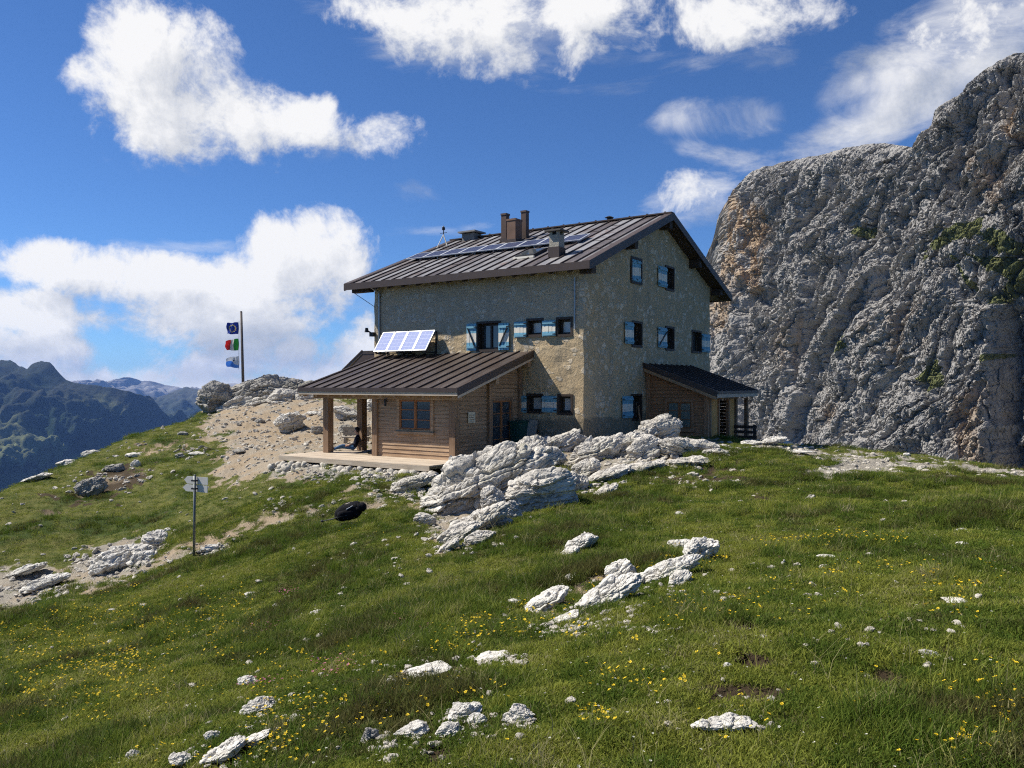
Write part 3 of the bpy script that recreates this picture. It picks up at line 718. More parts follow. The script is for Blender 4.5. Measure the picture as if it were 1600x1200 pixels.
# -------- openings measured on the two visible walls:  plane, (x0, y0, x1, y1), glass
def rect_on(px0, py0, px1, py1, plane):
    if plane == 'F':
        a = on_plane(px0, py0, s=0); b = on_plane(px1, py1, s=0); c = on_plane((px0+px1)/2, 0, s=0)
        dm = P0[1]+U1[1]*c[1]; return b[1], a[1], (600-py1)/F*dm, (600-py0)/F*dm
    a = on_plane(px0, py0, t=0); b = on_plane(px1, py1, t=0); c = on_plane((px0+px1)/2, 0, t=0)
    dm = P0[1]+U2[1]*c[0]; return a[0], b[0], (600-py1)/F*dm, (600-py0)/F*dm
WINS = [('F', (747,504,780.5,547), GLASS, [(731,506,746,548,1),(780.5,505,797,547,-1)]),
        ('F', (825,499.5,848,524), GLASSC, [(805,503,824,527.5,0),(848.8,501,869.5,525.5,0)]),
        ('F', (871.5,497.5,893.5,523.5), GLASSC, []),
        ('F', (825,617,847.5,643.5), GLASSC, [(801,618.5,824,644.5,0)]),
        ('F', (873.5,618,893.8,646), GLASSC, [(848.2,619,871,644.5,0)]),
        ('G', (986,404.5,1001.5,441.5), GLASS, [(986.3,404.8,993.7,441.3,9),(994,405.3,1001.3,442,9)]),
        ('G', (1040,418,1052,452.5), GLASS, [(1026.5,417,1039.8,448.5,0)]),
        ('G', (987.5,504,1001.8,540.5), GLASS, [(974.5,503.5,987.3,537.3,0)]),
        ('G', (1040,512,1052,546), GLASS, [(1026.5,512,1039.8,543.3,1)]),
        ('G', (1081,518,1094.5,550), GLASS, [(1095,522.5,1107,550.5,0)]),
        ('G', (986.5,617.5,1001.2,655), GLASS, [(970.5,619,986.3,653,0)])]
RIDGE_S, EAVE_N, EAVE_F, Z_EN, Z_RG, Z_EF = 6.5, -.62, 13.7, 4.10, 6.94, 4.22
TH = .20
def roof_z(s): return np.where(np.asarray(s) < RIDGE_S, Z_EN+(np.asarray(s)-EAVE_N)*(Z_RG-Z_EN)/(RIDGE_S-EAVE_N), Z_RG-(np.asarray(s)-RIDGE_S)*(Z_RG-Z_EF)/(EAVE_F-RIDGE_S))

def build_wall():
    V = []; Fc = []
    def plate(kind, L, rects, top):
        us = sorted(set([round(x, 4) for x in np.arange(0, L, .22).tolist()+[L]+[r[0] for r in rects]+[r[1] for r in rects]]))
        zs = sorted(set([round(x, 4) for x in np.arange(-3.2, 7.2, .22).tolist()+[r[2] for r in rects]+[r[3] for r in rects]]))
        P = (lambda u, z, o: (-o, u, z)) if kind == 'F' else (lambda u, z, o: (u, -o, z)) if kind == 'G' else (lambda u, z, o: (HW+o, u, z)) if kind == 'B' else (lambda u, z, o: (u, HL+o, z))
        for i in range(len(us)-1):
            for j in range(len(zs)-1):
                u0, u1, z0, z1 = us[i], us[i+1], zs[j], zs[j+1]
                uc, zc = (u0+u1)/2, (z0+z1)/2
                if any(r[0] < uc < r[1] and r[2] < zc < r[3] for r in rects): continue
                t0, t1 = float(top(u0)), float(top(u1))
                if z0 >= max(t0, t1)-.02: continue
                k = len(V); V.extend([P(u0, min(z0, t0), 0), P(u1, min(z0, t1), 0), P(u1, min(z1, t1), 0), P(u0, min(z1, t0), 0)]); Fc.append((k, k+1, k+2, k+3))
        for r in rects:
            d = -.24
            c = [(r[0], r[2]), (r[1], r[2]), (r[1], r[3]), (r[0], r[3])]
            for a in range(4):
                b = (a+1) % 4; k = len(V)
                V.extend([P(*c[a], 0), P(*c[b], 0), P(*c[b], d), P(*c[a], d)]); Fc.append((k, k+1, k+2, k+3))
    rF = [rect_on(*w[1], 'F') for w in WINS if w[0] == 'F']; rG = [rect_on(*w[1], 'G') for w in WINS if w[0] == 'G']
    und = lambda s: roof_z(s)-TH-.03
    plate('F', HL, rF, lambda u: float(und(0.0))); plate('G', HW, rG, und); plate('B', HL, [], lambda u: float(und(HW))); plate('L', HW, [], und)
    V = np.array(V); x, y, z = V.T
    # uneven rubble face: a continuous displacement, so edges stay shut
    n1 = fbm(x*1.7, y*1.7, z*1.7, 3); n2 = fbm(x*1.7+40, y*1.7, z*1.7+9, 3); nz = ridged(x*3.2, y*3.2, z*3.2, 2)
    V[:, 0] += .035*n1-.02*nz*(x < .3); V[:, 1] += .035*n2-.0*nz
    me = bpy.data.meshes.new('wall'); me.from_pydata([(a, b, c-ZB) for a, b, c in V], [], Fc)
    bm = bmesh.new(); bm.from_mesh(me); bmesh.ops.remove_doubles(bm, verts=bm.verts, dist=.002); bmesh.ops.recalc_face_normals(bm, faces=bm.faces); bm.to_mesh(me); bm.free()
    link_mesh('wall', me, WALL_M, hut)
    # flat render round the openings: stone lintels/sills are timber here
build_wall()

def shutter(win, P, u0, u1, z0, z1, style, open_out=True):
    """boarded shutter painted blue-white-blue, battens, brace; P(u,z,out) -> local"""
    mb = MB(); n = max(2, int(round((u1-u0)/.13))); w = (u1-u0)/n
    o0, o1 = (.05, .085) if style != 9 else (-.03, .01)
    h = z1-z0; cuts = [z0, z0+h*.30, z0+h*.64, z1]
    def bx(ua, ub, za, zb, oa, ob, mi):
        mb.hexa([P(ua, za, oa), P(ub, za, oa), P(ub, za, ob), P(ua, za, ob), P(ua, zb, oa), P(ub, zb, oa), P(ub, zb, ob), P(ua, zb, ob)], mi)
    for i in range(n):
        a, b = u0+i*w+.006, u0+(i+1)*w-.006; jz = .006*((i*7) % 3-1)
        for q, mi in ((0, 0), (1, 1), (2, 0)):
            bx(a, b, cuts[q], cuts[q+1], o0, o1+jz, mi)
    for q in (.13, .87):
        bx(u0+.02, u1-.02, z0+h*q-.045, z0+h*q+.045, o1+.004, o1+.03, 0)
    if style in (1, -1):
        a, b = (u0+.06, u1-.06) if style > 0 else (u1-.06, u0+.06)
        mb.bar(P(a, z0+h*.16, o1+.016), P(b, z0+h*.84, o1+.016), .06, .03, mi=2)
    for q in (.13, .87):                       # strap hinge
        bx(u0-.03, u0+.10, z0+h*q-.015, z0+h*q+.015, o1+.031, o1+.037, 2)
    hb(mb, 'shutter', [BLUE, WHITE, IRON], win)
for plane, r, gm, shs in WINS:
    P = (lambda u, z, o: (-o, u, z)) if plane == 'F' else (lambda u, z, o: (u, -o, z))
    u0, u1, z0, z1 = rect_on(*r, plane)
    mb = MB()
    def bx(ua, ub, za, zb, oa, ob, m_=mb, mi=0):
        m_.hexa([P(ua, za, oa), P(ub, za, oa), P(ub, za, ob), P(ua, za, ob), P(ua, zb, oa), P(ub, zb, oa), P(ub, zb, ob), P(ua, zb, ob)], mi)
    fw = .075; oo = -.17; oi = -.235
    # outer casing stands a little proud of the wall and lines the reveal
    for a, b, c, d in ((u0-.05, u0+.035, z0-.05, z1+.05), (u1-.035, u1+.05, z0-.05, z1+.05), (u0+.036, u1-.036, z1-.03, z1+.05), (u0+.036, u1-.036, z0-.06, z0+.03)):
        bx(a, b, c, d, -.15, .045)
    for a, b, c, d in ((u0+.036, u0+.036+fw, z0+.03, z1-.03), (u1-.036-fw, u1-.036, z0+.03, z1-.03), (u0+.036+fw, u1-.036-fw, z1-.03-fw, z1-.03), (u0+.036+fw, u1-.036-fw, z0+.03, z0+.03+fw)):
        bx(a, b, c, d, oi, oo)
    if (u1-u0) > .7:
        um = (u0+u1)/2; bx(um-.04, um+.04, z0+.03+fw, z1-.03-fw, oi+.003, oo+.004)
    win = hb(mb, 'window', [FRAME_M])
    pm = MB(); pm.face([P(u0+.11, z0+.10, -.21), P(u1-.11, z0+.10, -.21), P(u1-.11, z1-.10, -.21), P(u0+.11, z1-.10, -.21)])
    hb(pm, 'pane', [gm], win)
    bk = MB(); bk.face([P(u0+.01, z0+.01, -.238), P(u1-.01, z0+.01, -.238), P(u1-.01, z1-.01, -.238), P(u0+.01, z1-.01, -.238)]); hb(bk, 'backing', [FRAME_M], win)
    for q in shs:
        a, b, c, d = rect_on(*q[:4], plane)
        shutter(win, P, a, b, c, d, q[4])

# -------- main roof
T0, T1 = -.55, 10.83
def build_roof():
    mb = MB()
    zt = lambda s: float(roof_z(s))
    def slab(sa, sb):
        za, zb = zt(sa), zt(sb)
        mb.hexa([(sa, T0, za-TH), (sb, T0, zb-TH), (sb, T1, zb-TH), (sa, T1, za-TH), (sa, T0, za), (sb, T0, zb), (sb, T1, zb), (sa, T1, za)], 0)
    slab(EAVE_N, RIDGE_S-.002); slab(RIDGE_S+.002, EAVE_F)
    # standing seams
    n = int((T1-T0)/.55)
    for i in range(0, n+1):
        t = T0+.02+i*.55
        if t > T1-.03: t = T1-.03
        for sa, sb in ((EAVE_N, RIDGE_S), (RIDGE_S, EAVE_F)):
            mb.bar((sa, t, zt(sa)+.022), (sb, t, zt(sb)+.022), .035, .05, mi=1)
    # cross welts of the trays
    rng = random.Random(4)
    for i in range(n):
        t = T0+.02+i*.55
        for q in range(2):
            s = EAVE_N+1.2+rng.random()*5.2
            mb.bar((s, t+.03, zt(s)+.006), (s, t+.52, zt(s)+.006), .03, .012, mi=1)
    mb.bar((RIDGE_S, T0-.02, Z_RG+.03), (RIDGE_S, T1+.02, Z_RG+.03), .34, .05, mi=1)
    for i in range(14):       # small ridge clips
        mb.box(RIDGE_S-.03, RIDGE_S+.03, T0+.3+i*.8, T0+.36+i*.8, Z_RG+.05, Z_RG+.12, 1)
    # verge boards
    for t, o in ((T0, -.03), (T1, .03)):
        for sa, sb in ((EAVE_N-.02, RIDGE_S), (RIDGE_S, EAVE_F+.02)):
            za, zb = zt(sa), zt(sb); ta, tb = (t+o, t+.28) if o < 0 else (t-.28, t+o)
            mb.hexa([(sa, ta, za+.012), (sb, ta, zb+.012), (sb, tb, zb+.012), (sa, tb, za+.012), (sa, ta, za+.05), (sb, ta, zb+.05), (sb, tb, zb+.05), (sa, tb, za+.05)], 2)
            ta, tb = (t-.045, t-.003) if o < 0 else (t+.003, t+.045)
            mb.hexa([(sa, ta, za-.26), (sb, ta, zb-.26), (sb, tb, zb-.26), (sa, tb, za-.26), (sa, ta, za+.05), (sb, ta, zb+.05), (sb, tb, zb+.05), (sa, tb, za+.05)], 2)
    mb.box(EAVE_N-.05, EAVE_N-.004, T0-.04, T1+.04, Z_EN-.24, Z_EN+.02, 2); mb.box(EAVE_F+.004, EAVE_F+.05, T0-.04, T1+.04, Z_EF-.24, Z_EF+.02, 2)
    r = hb(mb, 'roof', [ROOF_M, TRIM_M, TRIM_M])
    # purlins and soffit boards under the overhang
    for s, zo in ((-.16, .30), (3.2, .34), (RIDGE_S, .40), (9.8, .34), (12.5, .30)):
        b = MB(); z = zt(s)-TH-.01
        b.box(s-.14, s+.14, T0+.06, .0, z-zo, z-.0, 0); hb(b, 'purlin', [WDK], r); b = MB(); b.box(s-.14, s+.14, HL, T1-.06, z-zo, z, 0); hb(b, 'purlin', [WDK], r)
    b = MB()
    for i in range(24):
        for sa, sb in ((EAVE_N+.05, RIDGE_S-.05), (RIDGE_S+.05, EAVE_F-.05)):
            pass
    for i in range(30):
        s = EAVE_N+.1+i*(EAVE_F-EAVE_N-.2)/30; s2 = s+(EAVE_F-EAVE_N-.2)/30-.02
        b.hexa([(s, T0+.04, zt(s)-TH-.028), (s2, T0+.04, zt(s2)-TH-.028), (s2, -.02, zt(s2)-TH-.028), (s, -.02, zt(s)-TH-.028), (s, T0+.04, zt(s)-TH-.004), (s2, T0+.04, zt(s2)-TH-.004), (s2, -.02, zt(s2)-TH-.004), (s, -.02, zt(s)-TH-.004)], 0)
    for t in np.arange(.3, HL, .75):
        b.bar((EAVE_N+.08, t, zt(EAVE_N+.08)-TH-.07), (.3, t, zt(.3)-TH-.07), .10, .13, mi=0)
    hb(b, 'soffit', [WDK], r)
    return r
roof = build_roof()
def roof_hit(px, py, lift=0.0):
    m = (Z_RG-Z_EN)/(RIDGE_S-EAVE_N); kx, kz = (px-800)/F, (600-py)/F
    # z = Z_EN + m*(s-EAVE_N) + lift ; s = (kx*d-P0x)*U2x+(d-P0y)*U2y
    d = (Z_EN+lift-m*EAVE_N-m*(P0[0]*U2[0]+P0[1]*U2[1]))/(kz-m*(kx*U2[0]+U2[1]))
    x, y = kx*d, d; return (x-P0[0])*U2[0]+(y-P0[1])*U2[1], (x-P0[0])*U1[0]+(y-P0[1])*U1[1], kz*d
SLOPE = math.atan((Z_RG-Z_EN)/(RIDGE_S-EAVE_N))
def solar(name, parent, c, du, dv, n, cell_m, frame_m, gap=.012):
    """row of framed panels: corner c, along vector du (whole row), up vector dv"""
    c = Vector(c); du = Vector(du); dv = Vector(dv); nn = du.normalized().cross(dv.normalized())
    if nn.z < 0: nn = -nn
    for i in range(n):
        a = c+du*(i/n)+du.normalized()*gap; e = du/n-du.normalized()*2*gap
        mb = MB()
        f = .035
        un, vn = e.normalized(), dv.normalized()
        def pr(o, x, y, th): mb.hexa([o, o+x, o+x+y, o+y, o+nn*th, o+x+nn*th, o+x+y+nn*th, o+y+nn*th], 0)
        pr(a, e, vn*f, .04); pr(a+dv-vn*f, e, vn*f, .04); pr(a+vn*f, un*f, dv-vn*2*f, .04); pr(a+vn*f+e-un*f, un*f, dv-vn*2*f, .04)
        o_ = hb(mb, name, [frame_m], parent)
        line_m = LINE_M if cell_m is CELL else LINEB_M; g = MB(); o = a+un*f+vn*f; x = e-un*2*f; y = dv-vn*2*f
        g.hexa([o+nn*.004, o+x+nn*.004, o+x+y+nn*.004, o+y+nn*.004, o+nn*.03, o+x+nn*.03, o+x+y+nn*.03, o+y+nn*.03], 0)
        nx, ny = max(3, int(x.length/.16)), max(4, int(y.length/.16))
        for q in range(1, nx): p = o+x*(q/nx)+nn*.0315; g.bar(p, p+y, .007, .002, nn, 1)
        for q in range(1, ny): p = o+y*(q/ny)+nn*.0315; g.bar(p, p+x, .009, .002, nn, 1)
        hb(g, 'solar_cells', [cell_m, line_m], o_)
ALU = simple('aluminium_frame', (.55, .56, .58), .5, .4, .08, 5, .2)
CELL = Mat('solar_cell', .35, .3); CELL.color(CELL.mix(CELL.noise(14, 4), (.014, .019, .05), (.03, .042, .11))); CELL = CELL.m
LINE_M = simple('cell_lines', (.10, .11, .15), .5)
LINEB_M = simple('pale_cell_lines', (.36, .41, .60), .5)
CELLB = Mat('blue_solar_cell', .6, .1); CELLB.color(CELLB.mix(CELLB.noise(18, 4), (.19, .23, .43), (.28, .325, .52))); CELLB = CELLB.m
# long row on the roof
A = roof_hit(634, 406, .12); B = roof_hit(906, 376, .12); Cc = roof_hit(660, 397.5, .12)
s_lo = (A[0]+B[0])/2; lenv = Vector((math.cos(SLOPE), 0, math.sin(SLOPE)))*((Cc[0]-s_lo)/math.cos(SLOPE))
zlo = float(roof_z(s_lo))+.12
solar('solar_panel', hut, (s_lo, B[1], zlo), (0, A[1]-B[1], 0), lenv+Vector((0, 0, .03)), 9, CELL, ALU)
mb = MB()
for t in np.arange(B[1]+.15, A[1], .98):
    mb.bar((s_lo+.05, t, zlo-.03), Vector((s_lo, t, zlo-.03))+lenv, .04, .05); mb.bar((s_lo+.1, t, zlo-.16), (s_lo+.1, t, zlo), .04, .04); mb.bar((s_lo+lenv.x*.9, t, zlo+lenv.z*.9-.16), (s_lo+lenv.x*.9, t, zlo+lenv.z*.9), .04, .04)
hb(mb, 'panel_rack', [ZINC])
# four tilted panels bracketed to the eaves wall
p = Vector((-.15, 6.42, 2.07)); q = Vector((-.72, 6.42, 1.27))
solar('solar_panel', hut, (q.x, 6.42, q.z), (0, 2.72, 0), p-q, 4, CELLB, ALU)
for t in (6.5, 7.8, 9.05):
    mb = MB(); mb.bar((-.02, t, 1.22), (-.70, t, 1.22), .05, .05); mb.bar((-.70, t, 1.24), (-.16, t, 2.0), .05, .05); mb.bar((-.03, t, 1.2), (-.03, t, 2.05), .05, .05); hb(mb, 'bracket', [IRON])
# chimneys, caps, skylight, weather mast (all fixed to the roof)
def stack(px0, px1, ytop, ybase, depth, mats, cap=False, s_off=0.0, name='chimney'):
    a = roof_hit((px0+px1)/2, ybase); s, t, z = a; s += s_off
    d = P0[1]+U2[1]*s+U1[1]*t; w = (px1-px0)/F*d
    w = w/(U2[0]*depth+abs(U1[0]))         # both faces show
    zt_ = (600-ytop)/F*d; mb = MB(); h = w/2; hs = w*depth/2
    return s, t, zt_, h, hs
def chimney(px0, px1, ytop, ybase, depth, m_, s_off=0.):
    s, t, z, h, hs = stack(px0, px1, ytop, ybase, depth, m_, s_off=s_off); mb = MB()
    zb_ = float(roof_z(s))-.25
    mb.box(s-hs, s+hs, t-h, t+h, zb_, z, 0); mb.box(s-hs-.02, s+hs+.02, t-h-.02, t+h+.02, z-.08, z-.003, 0); mb.box(s-hs-.05, s+hs+.05, t-h-.05, t+h+.05, zb_, float(roof_z(s))+.10, 1)
    mb.box(s-hs+.04, s+hs-.04, t-h+.04, t+h-.04, z+.0, z+.004, 2)
    return hb(mb, 'chimney', [m_, TRIM_M, IRON], roof)
chimney(783, 796, 334, 377, 1.0, CHIM_M); chimney(814, 826.5, 329.5, 372, 1.0, CHIM_M); chimney(792, 815.5, 343, 379, 1.15, CHIM2_M)
s, t, z, h, hs = stack(858, 882, 361, 400, 1.0, None); mb = MB()
zr = float(roof_z(s)); mb.box(s-hs, s+hs, t-h, t+h, zr+.10, z-.16, 0); mb.box(s-hs-.03, s+hs+.03, t-h-.03, t+h+.03, zr-.4, zr+.30, 1)
for a in (-1, 1):
    for b in (-1, 1): mb.box(s+a*(hs-.06)-.05, s+a*(hs-.06)+.05, t+b*(h-.06)-.05, t+b*(h-.06)+.05, z-.16, z-.04, 0)
mb.box(s-hs-.13, s+hs+.13, t-h-.13, t+h+.13, z-.04, z+.02, 2); mb.box(s-hs+.1, s+hs-.1, t-h+.1, t+h-.1, z-.16, z-.04, 3)
hb(mb, 'chimney', [simple('rendered_chimney', (.36, .33, .27), .9, .2, .2, 3, 0, .03), TRIM_M, simple('slate_cap', (.09, .08, .07), .8), IRON], roof)
s, t, z = roof_hit(743, 371); mb = MB(); s = RIDGE_S-.15
mb.box(s-.3, s+.3, t-.35, t+.35, Z_RG-.25, Z_RG+.16, 0); mb.box(s-.45, s+.45, t-.5, t+.5, Z_RG+.2, Z_RG+.27, 1)
for a in (-.25, .25):
    for b in (-.3, .3): mb.box(s+a-.04, s+a+.04, t+b-.04, t+b+.04, Z_RG+.16, Z_RG+.2, 0)
hb(mb, 'ridge_vent', [simple('stone_vent', (.2, .19, .17), .9), simple('grey_slab', (.24, .235, .225), .9)], roof)
mb = MB(); s, t, z = roof_hit(946, 349); mb.cyl((RIDGE_S, t, Z_RG), (RIDGE_S, t, Z_RG+.16), .1, .1, 12); mb.cyl((RIDGE_S, t, Z_RG+.16), (RIDGE_S, t, Z_RG+.23), .2, .05, 12); hb(mb, 'ridge_vent', [IRON], roof)
# the chimney on the far slope
mb = MB(); s, t = 9.1, 1.35; zr = float(roof_z(s))
dd = P0[1]+U2[1]*s+U1[1]*t; zt_ = (600-345)/F*dd
mb.box(s-.22, s+.22, t-.2, t+.2, zr-.3, zt_, 0); mb.box(s-.19, s+.19, t-.17, t+.17, zt_, zt_+.004, 1); hb(mb, 'chimney', [CHIM2_M, IRON], roof)
# skylight
mb = MB(); a = roof_hit(829, 403); b = roof_hit(857, 389)
s0, s1 = a[0]+.05, a[0]+1.0; t0, t1 = b[1]-.1, b[1]+.72
zz = lambda s: float(roof_z(s))
mb.hexa([(s0, t0, zz(s0)-.02), (s1, t0, zz(s1)-.02), (s1, t1, zz(s1)-.02), (s0, t1, zz(s0)-.02), (s0, t0, zz(s0)+.12), (s1, t0, zz(s1)+.12), (s1, t1, zz(s1)+.12), (s0, t1, zz(s0)+.12)], 0)
i = .07; mb.face([(s0+i, t0+i, zz(s0+i)+.125), (s1-i, t0+i, zz(s1-i)+.125), (s1-i, t1-i, zz(s1-i)+.125), (s0+i, t1-i, zz(s0+i)+.125)], 1)
mb.box(s0-.10, s0-.005, t0-.05, t1+.05, zz(s0)-.02, zz(s0)+.06, 2)
hb(mb, 'skylight', [IRON, GLASS, WHITE], roof)
# weather mast on a white tripod
s, t, z = roof_hit(693, 386); mb = MB(); H = 1.05
dd = P0[1]+U2[1]*s+U1[1]*t; zt_ = (600-354)/F*dd; zr = float(roof_z(s)); hub = Vector((s, t, zr+.58))
for a in (20, 140, 260):
    x, y = s+.36*math.cos(math.radians(a)), t+.30*math.sin(math.radians(a)); mb.cyl((x, y, float(roof_z(x))), hub, .022, .022, 8, 0)
mb.cyl(hub, (s, t, zt_), .022, .018, 8, 1); mb.cyl((s, t, zt_-.16), (s, t, zt_-.04), .075, .075, 10, 1); mb.cyl((s, t, zt_-.03), (s, t, zt_+.04), .05, .01, 10, 1); mb.bar((s, t-.2, zt_-.3), (s, t+.2, zt_-.3), .02, .02, mi=1)
hb(mb, 'weather_mast', [WHITE, IRON], roof)
# downpipes and a wire
mb = MB(); mb.cyl((-.07, 9.45, 3.75), (-.07, 9.45, 1.2), .045, n=8); mb.cyl((-.55, 9.45, 3.9), (-.07, 9.45, 3.72), .045, n=8); hb(mb, 'downpipe', [ZINC])
mb = MB(); mb.cyl((-.06, .32, 3.7), (-.06, .32, 1.9), .03, n=6); hb(mb, 'cable', [ZINC])
mb = MB(); mb.box(-.18, .0, 9.70, 9.9, 1.95, 2.12); mb.bar((-.05, 9.8, 2.05), (-.28, 9.95, 2.2), .05, .05); mb.cyl((-.28, 9.95, 2.12), (-.28, 9.95, 2.3), .09, .06, 10); hb(mb, 'wall_lamp', [IRON])
mb = MB(); mb.cyl((-.45, 10.5, 3.75), (.1, 9.8, 3.15), .012, n=5); hb(mb, 'cable', [IRON])
# ---------------------------------------------------------------- timber lean-to on the eaves side (part of the hut)
DZ = -2.47                                # deck level
AT0, AT1, AS = 2.06, 9.28, -4.43; AZ0, AZ1 = -.16, 1.17
def az(s): return AZ1+(AZ1-AZ0)*s/(-AS)*1.0 if s <= 0 else AZ1
def leanto_roof():
    th = .13; mb = MB()
    mb.hexa([(AS, AT0, az(AS)-th), (-.01, AT0, AZ1-th), (-.01, AT1, AZ1-th), (AS, AT1, az(AS)-th), (AS, AT0, az(AS)), (-.01, AT0, AZ1), (-.01, AT1, AZ1), (AS, AT1, az(AS))], 0)
    n = 13
    for i in range(n+1):
        t = AT0+.03+i*(AT1-AT0-.06)/n; mb.bar((AS, t, az(AS)+.022), (-.02, t, AZ1+.022), .03, .05, mi=1)
    for t, o in ((AT0, -1), (AT1, 1)):
        ta, tb = sorted((t+o*.004, t+o*.05)); mb.hexa([(AS-.03, ta, az(AS)-.20), (-.01, ta, AZ1-.21), (-.01, tb, AZ1-.21), (AS-.03, tb, az(AS)-.20), (AS-.03, ta, az(AS)+.05), (-.01, ta, AZ1+.05), (-.01, tb, AZ1+.05), (AS-.03, tb, az(AS)+.05)], 1)
    mb.box(AS-.06, AS-.004, AT0-.04, AT1+.04, az(AS)-.10, az(AS)+.035, 1)
    r = hb(mb, 'lean_to_roof', [ROOF2_M, TRIM_M])
    f = MB(); f.box(AS-.035, AS-.005, AT0-.02, AT1+.02, az(AS)-.215, az(AS)-.105, 0)
    for t, o in ((AT0, -1), (AT1, 1)):
        ta, tb = sorted((t+o*.004, t+o*.035)); f.hexa([(AS, ta, az(AS)-.29), (-.02, ta, AZ1-.30), (-.02, tb, AZ1-.30), (AS, tb, az(AS)-.29), (AS, ta, az(AS)-.205), (-.02, ta, AZ1-.215), (-.02, tb, AZ1-.215), (AS, tb, az(AS)-.205)], 0)
    hb(f, 'fascia', [WF], r)
    for t in np.arange(AT0+.2, AT1, .62):
        b = MB(); b.bar((AS+.02, t, az(AS)-th-.085), (-.03, t, AZ1-th-.085), .10, .16, mi=0); hb(b, 'rafter', [WDS], r)
    b = MB()
    for s in np.arange(AS+.06, -.1, .16): b.hexa([(s, AT0+.03, az(s)-th-.02), (s+.145, AT0+.03, az(s+.145)-th-.02), (s+.145, AT1-.03, az(s+.145)-th-.02), (s, AT1-.03, az(s)-th-.02), (s, AT0+.03, az(s)-th-.002), (s+.145, AT0+.03, az(s+.145)-th-.002), (s+.145, AT1-.03, az(s+.145)-th-.002), (s, AT1-.03, az(s)-th-.002)])
    hb(b, 'soffit', [WDS], r)
leanto_roof()
CS, CT0, CT1 = -3.9, 2.62, 5.9           # cabin front, right and left walls
def post(s, t, z0, z1, w=.24, m_=None, name='post'):
    mb = MB(); c = .018; a = w/2
    for k in range(1):
        mb.hexa([(s-a, t-a, z0), (s+a, t-a, z0), (s+a, t+a, z0), (s-a, t+a, z0), (s-a, t-a, z1), (s+a, t-a, z1), (s+a, t+a, z1), (s-a, t+a, z1)])
    return hb(mb, name, [m_ or WV])
beam_z = az(CS)-.13-.17
post(CS, 8.36, DZ, beam_z-.22, .26); post(-2.5, 8.05, DZ, az(-2.5)-.56, .26)
post(CS, CT1+.10, DZ, beam_z-.22, .22); post(CS, CT0-.02, DZ-.3, beam_z-.22, .24); post(-2.0, CT0-.03, DZ-.1, az(-2.0)-.32, .2); post(-.12, CT0-.03, DZ-.1, az(-.12)-.36, .18)
mb = MB(); mb.box(CS-.12, CS+.12, CT0-.25, 9.0, beam_z-.22, beam_z, 0); hb(mb, 'beam', [WD])
mb = MB(); mb.box(-2.62, -2.38, CT1, 9.0, az(-2.5)-.55, az(-2.5)-.33, 0); hb(mb, 'beam', [WD])
for s in (-2.2, -.2):
    mb = MB(); mb.box(s-.09, s+.09, AT0+.02, CT0-.14, az(s)-.50, az(s)-.30, 0); hb(mb, 'beam', [WD])
def siding(name, kind, c, a0, a1, z0, topf, holes, m_, out, bh=.135):
    """overlapping horizontal boards; kind 's' = wall of constant s running along t"""
    mb = MB(); z = z0; i = 0
    P = (lambda u, o, zz: (c+o*out, u, zz)) if kind == 's' else (lambda u, o, zz: (u, c+o*out, zz))
    def brd(u0, u1, za, zb, zc, i):
        mb.hexa([P(u0, .0, za), P(u1, .0, za), P(u1, .035, za), P(u0, .035, za), P(u0, .0, zb), P(u1, .0, zc), P(u1, .012, zc), P(u0, .012, zb)])
    while True:
        zt0, zt1 = topf(a0), topf(a1)
        if z >= max(zt0, zt1): break
        u0, u1 = a0, a1
        if zt0 < z+bh and zt0 != zt1:   # trim under the slope
            pass
        cuts = [(a0, a1)]
        for (h0, h1, g0, g1) in holes:
            if z < g1-.02 and z+bh > g0+.02:
                nc = []
                for (p, q) in cuts:
                    if h0 > p: nc.append((p, min(q, h0)))
                    if h1 < q: nc.append((max(p, h1), q))
                cuts = [k for k in nc if k[1]-k[0] > .02]
        for (p, q) in cuts:
            ns = 1 if zt0 == zt1 or z+bh <= min(topf(p), topf(q)) else 16
            for m in range(ns):
                p2, q2 = p+(q-p)*m/ns, p+(q-p)*(m+1)/ns
                zm = min(z+bh-.008, topf(p2), topf(q2))
                if zm > z+.004: brd(p2, q2, z, zm, zm, i)
        z += bh; i += 1
    return hb(mb, name, [m_])
def casement(px0, py0, px1, py1, s=None, t=None, out=-1, name='window', mat=None, cols=2, rows=3, fw=.075, gm=None, sill=True):
    a = on_plane(px0, py0, s=s, t=t); b = on_plane(px1, py1, s=s, t=t); c = on_plane((px0+px1)/2, py0, s=s, t=t); c2 = on_plane((px0+px1)/2, py1, s=s, t=t)
    if s is not None: u0, u1 = sorted((a[1], b[1]))
    else: u0, u1 = sorted((a[0], b[0]))
    z1, z0 = c[2], c2[2]
    P = (lambda u, o, zz: (s+o*out, u, zz)) if s is not None else (lambda u, o, zz: (u, t+o*out, zz))
    return u0, u1, z0, z1, P
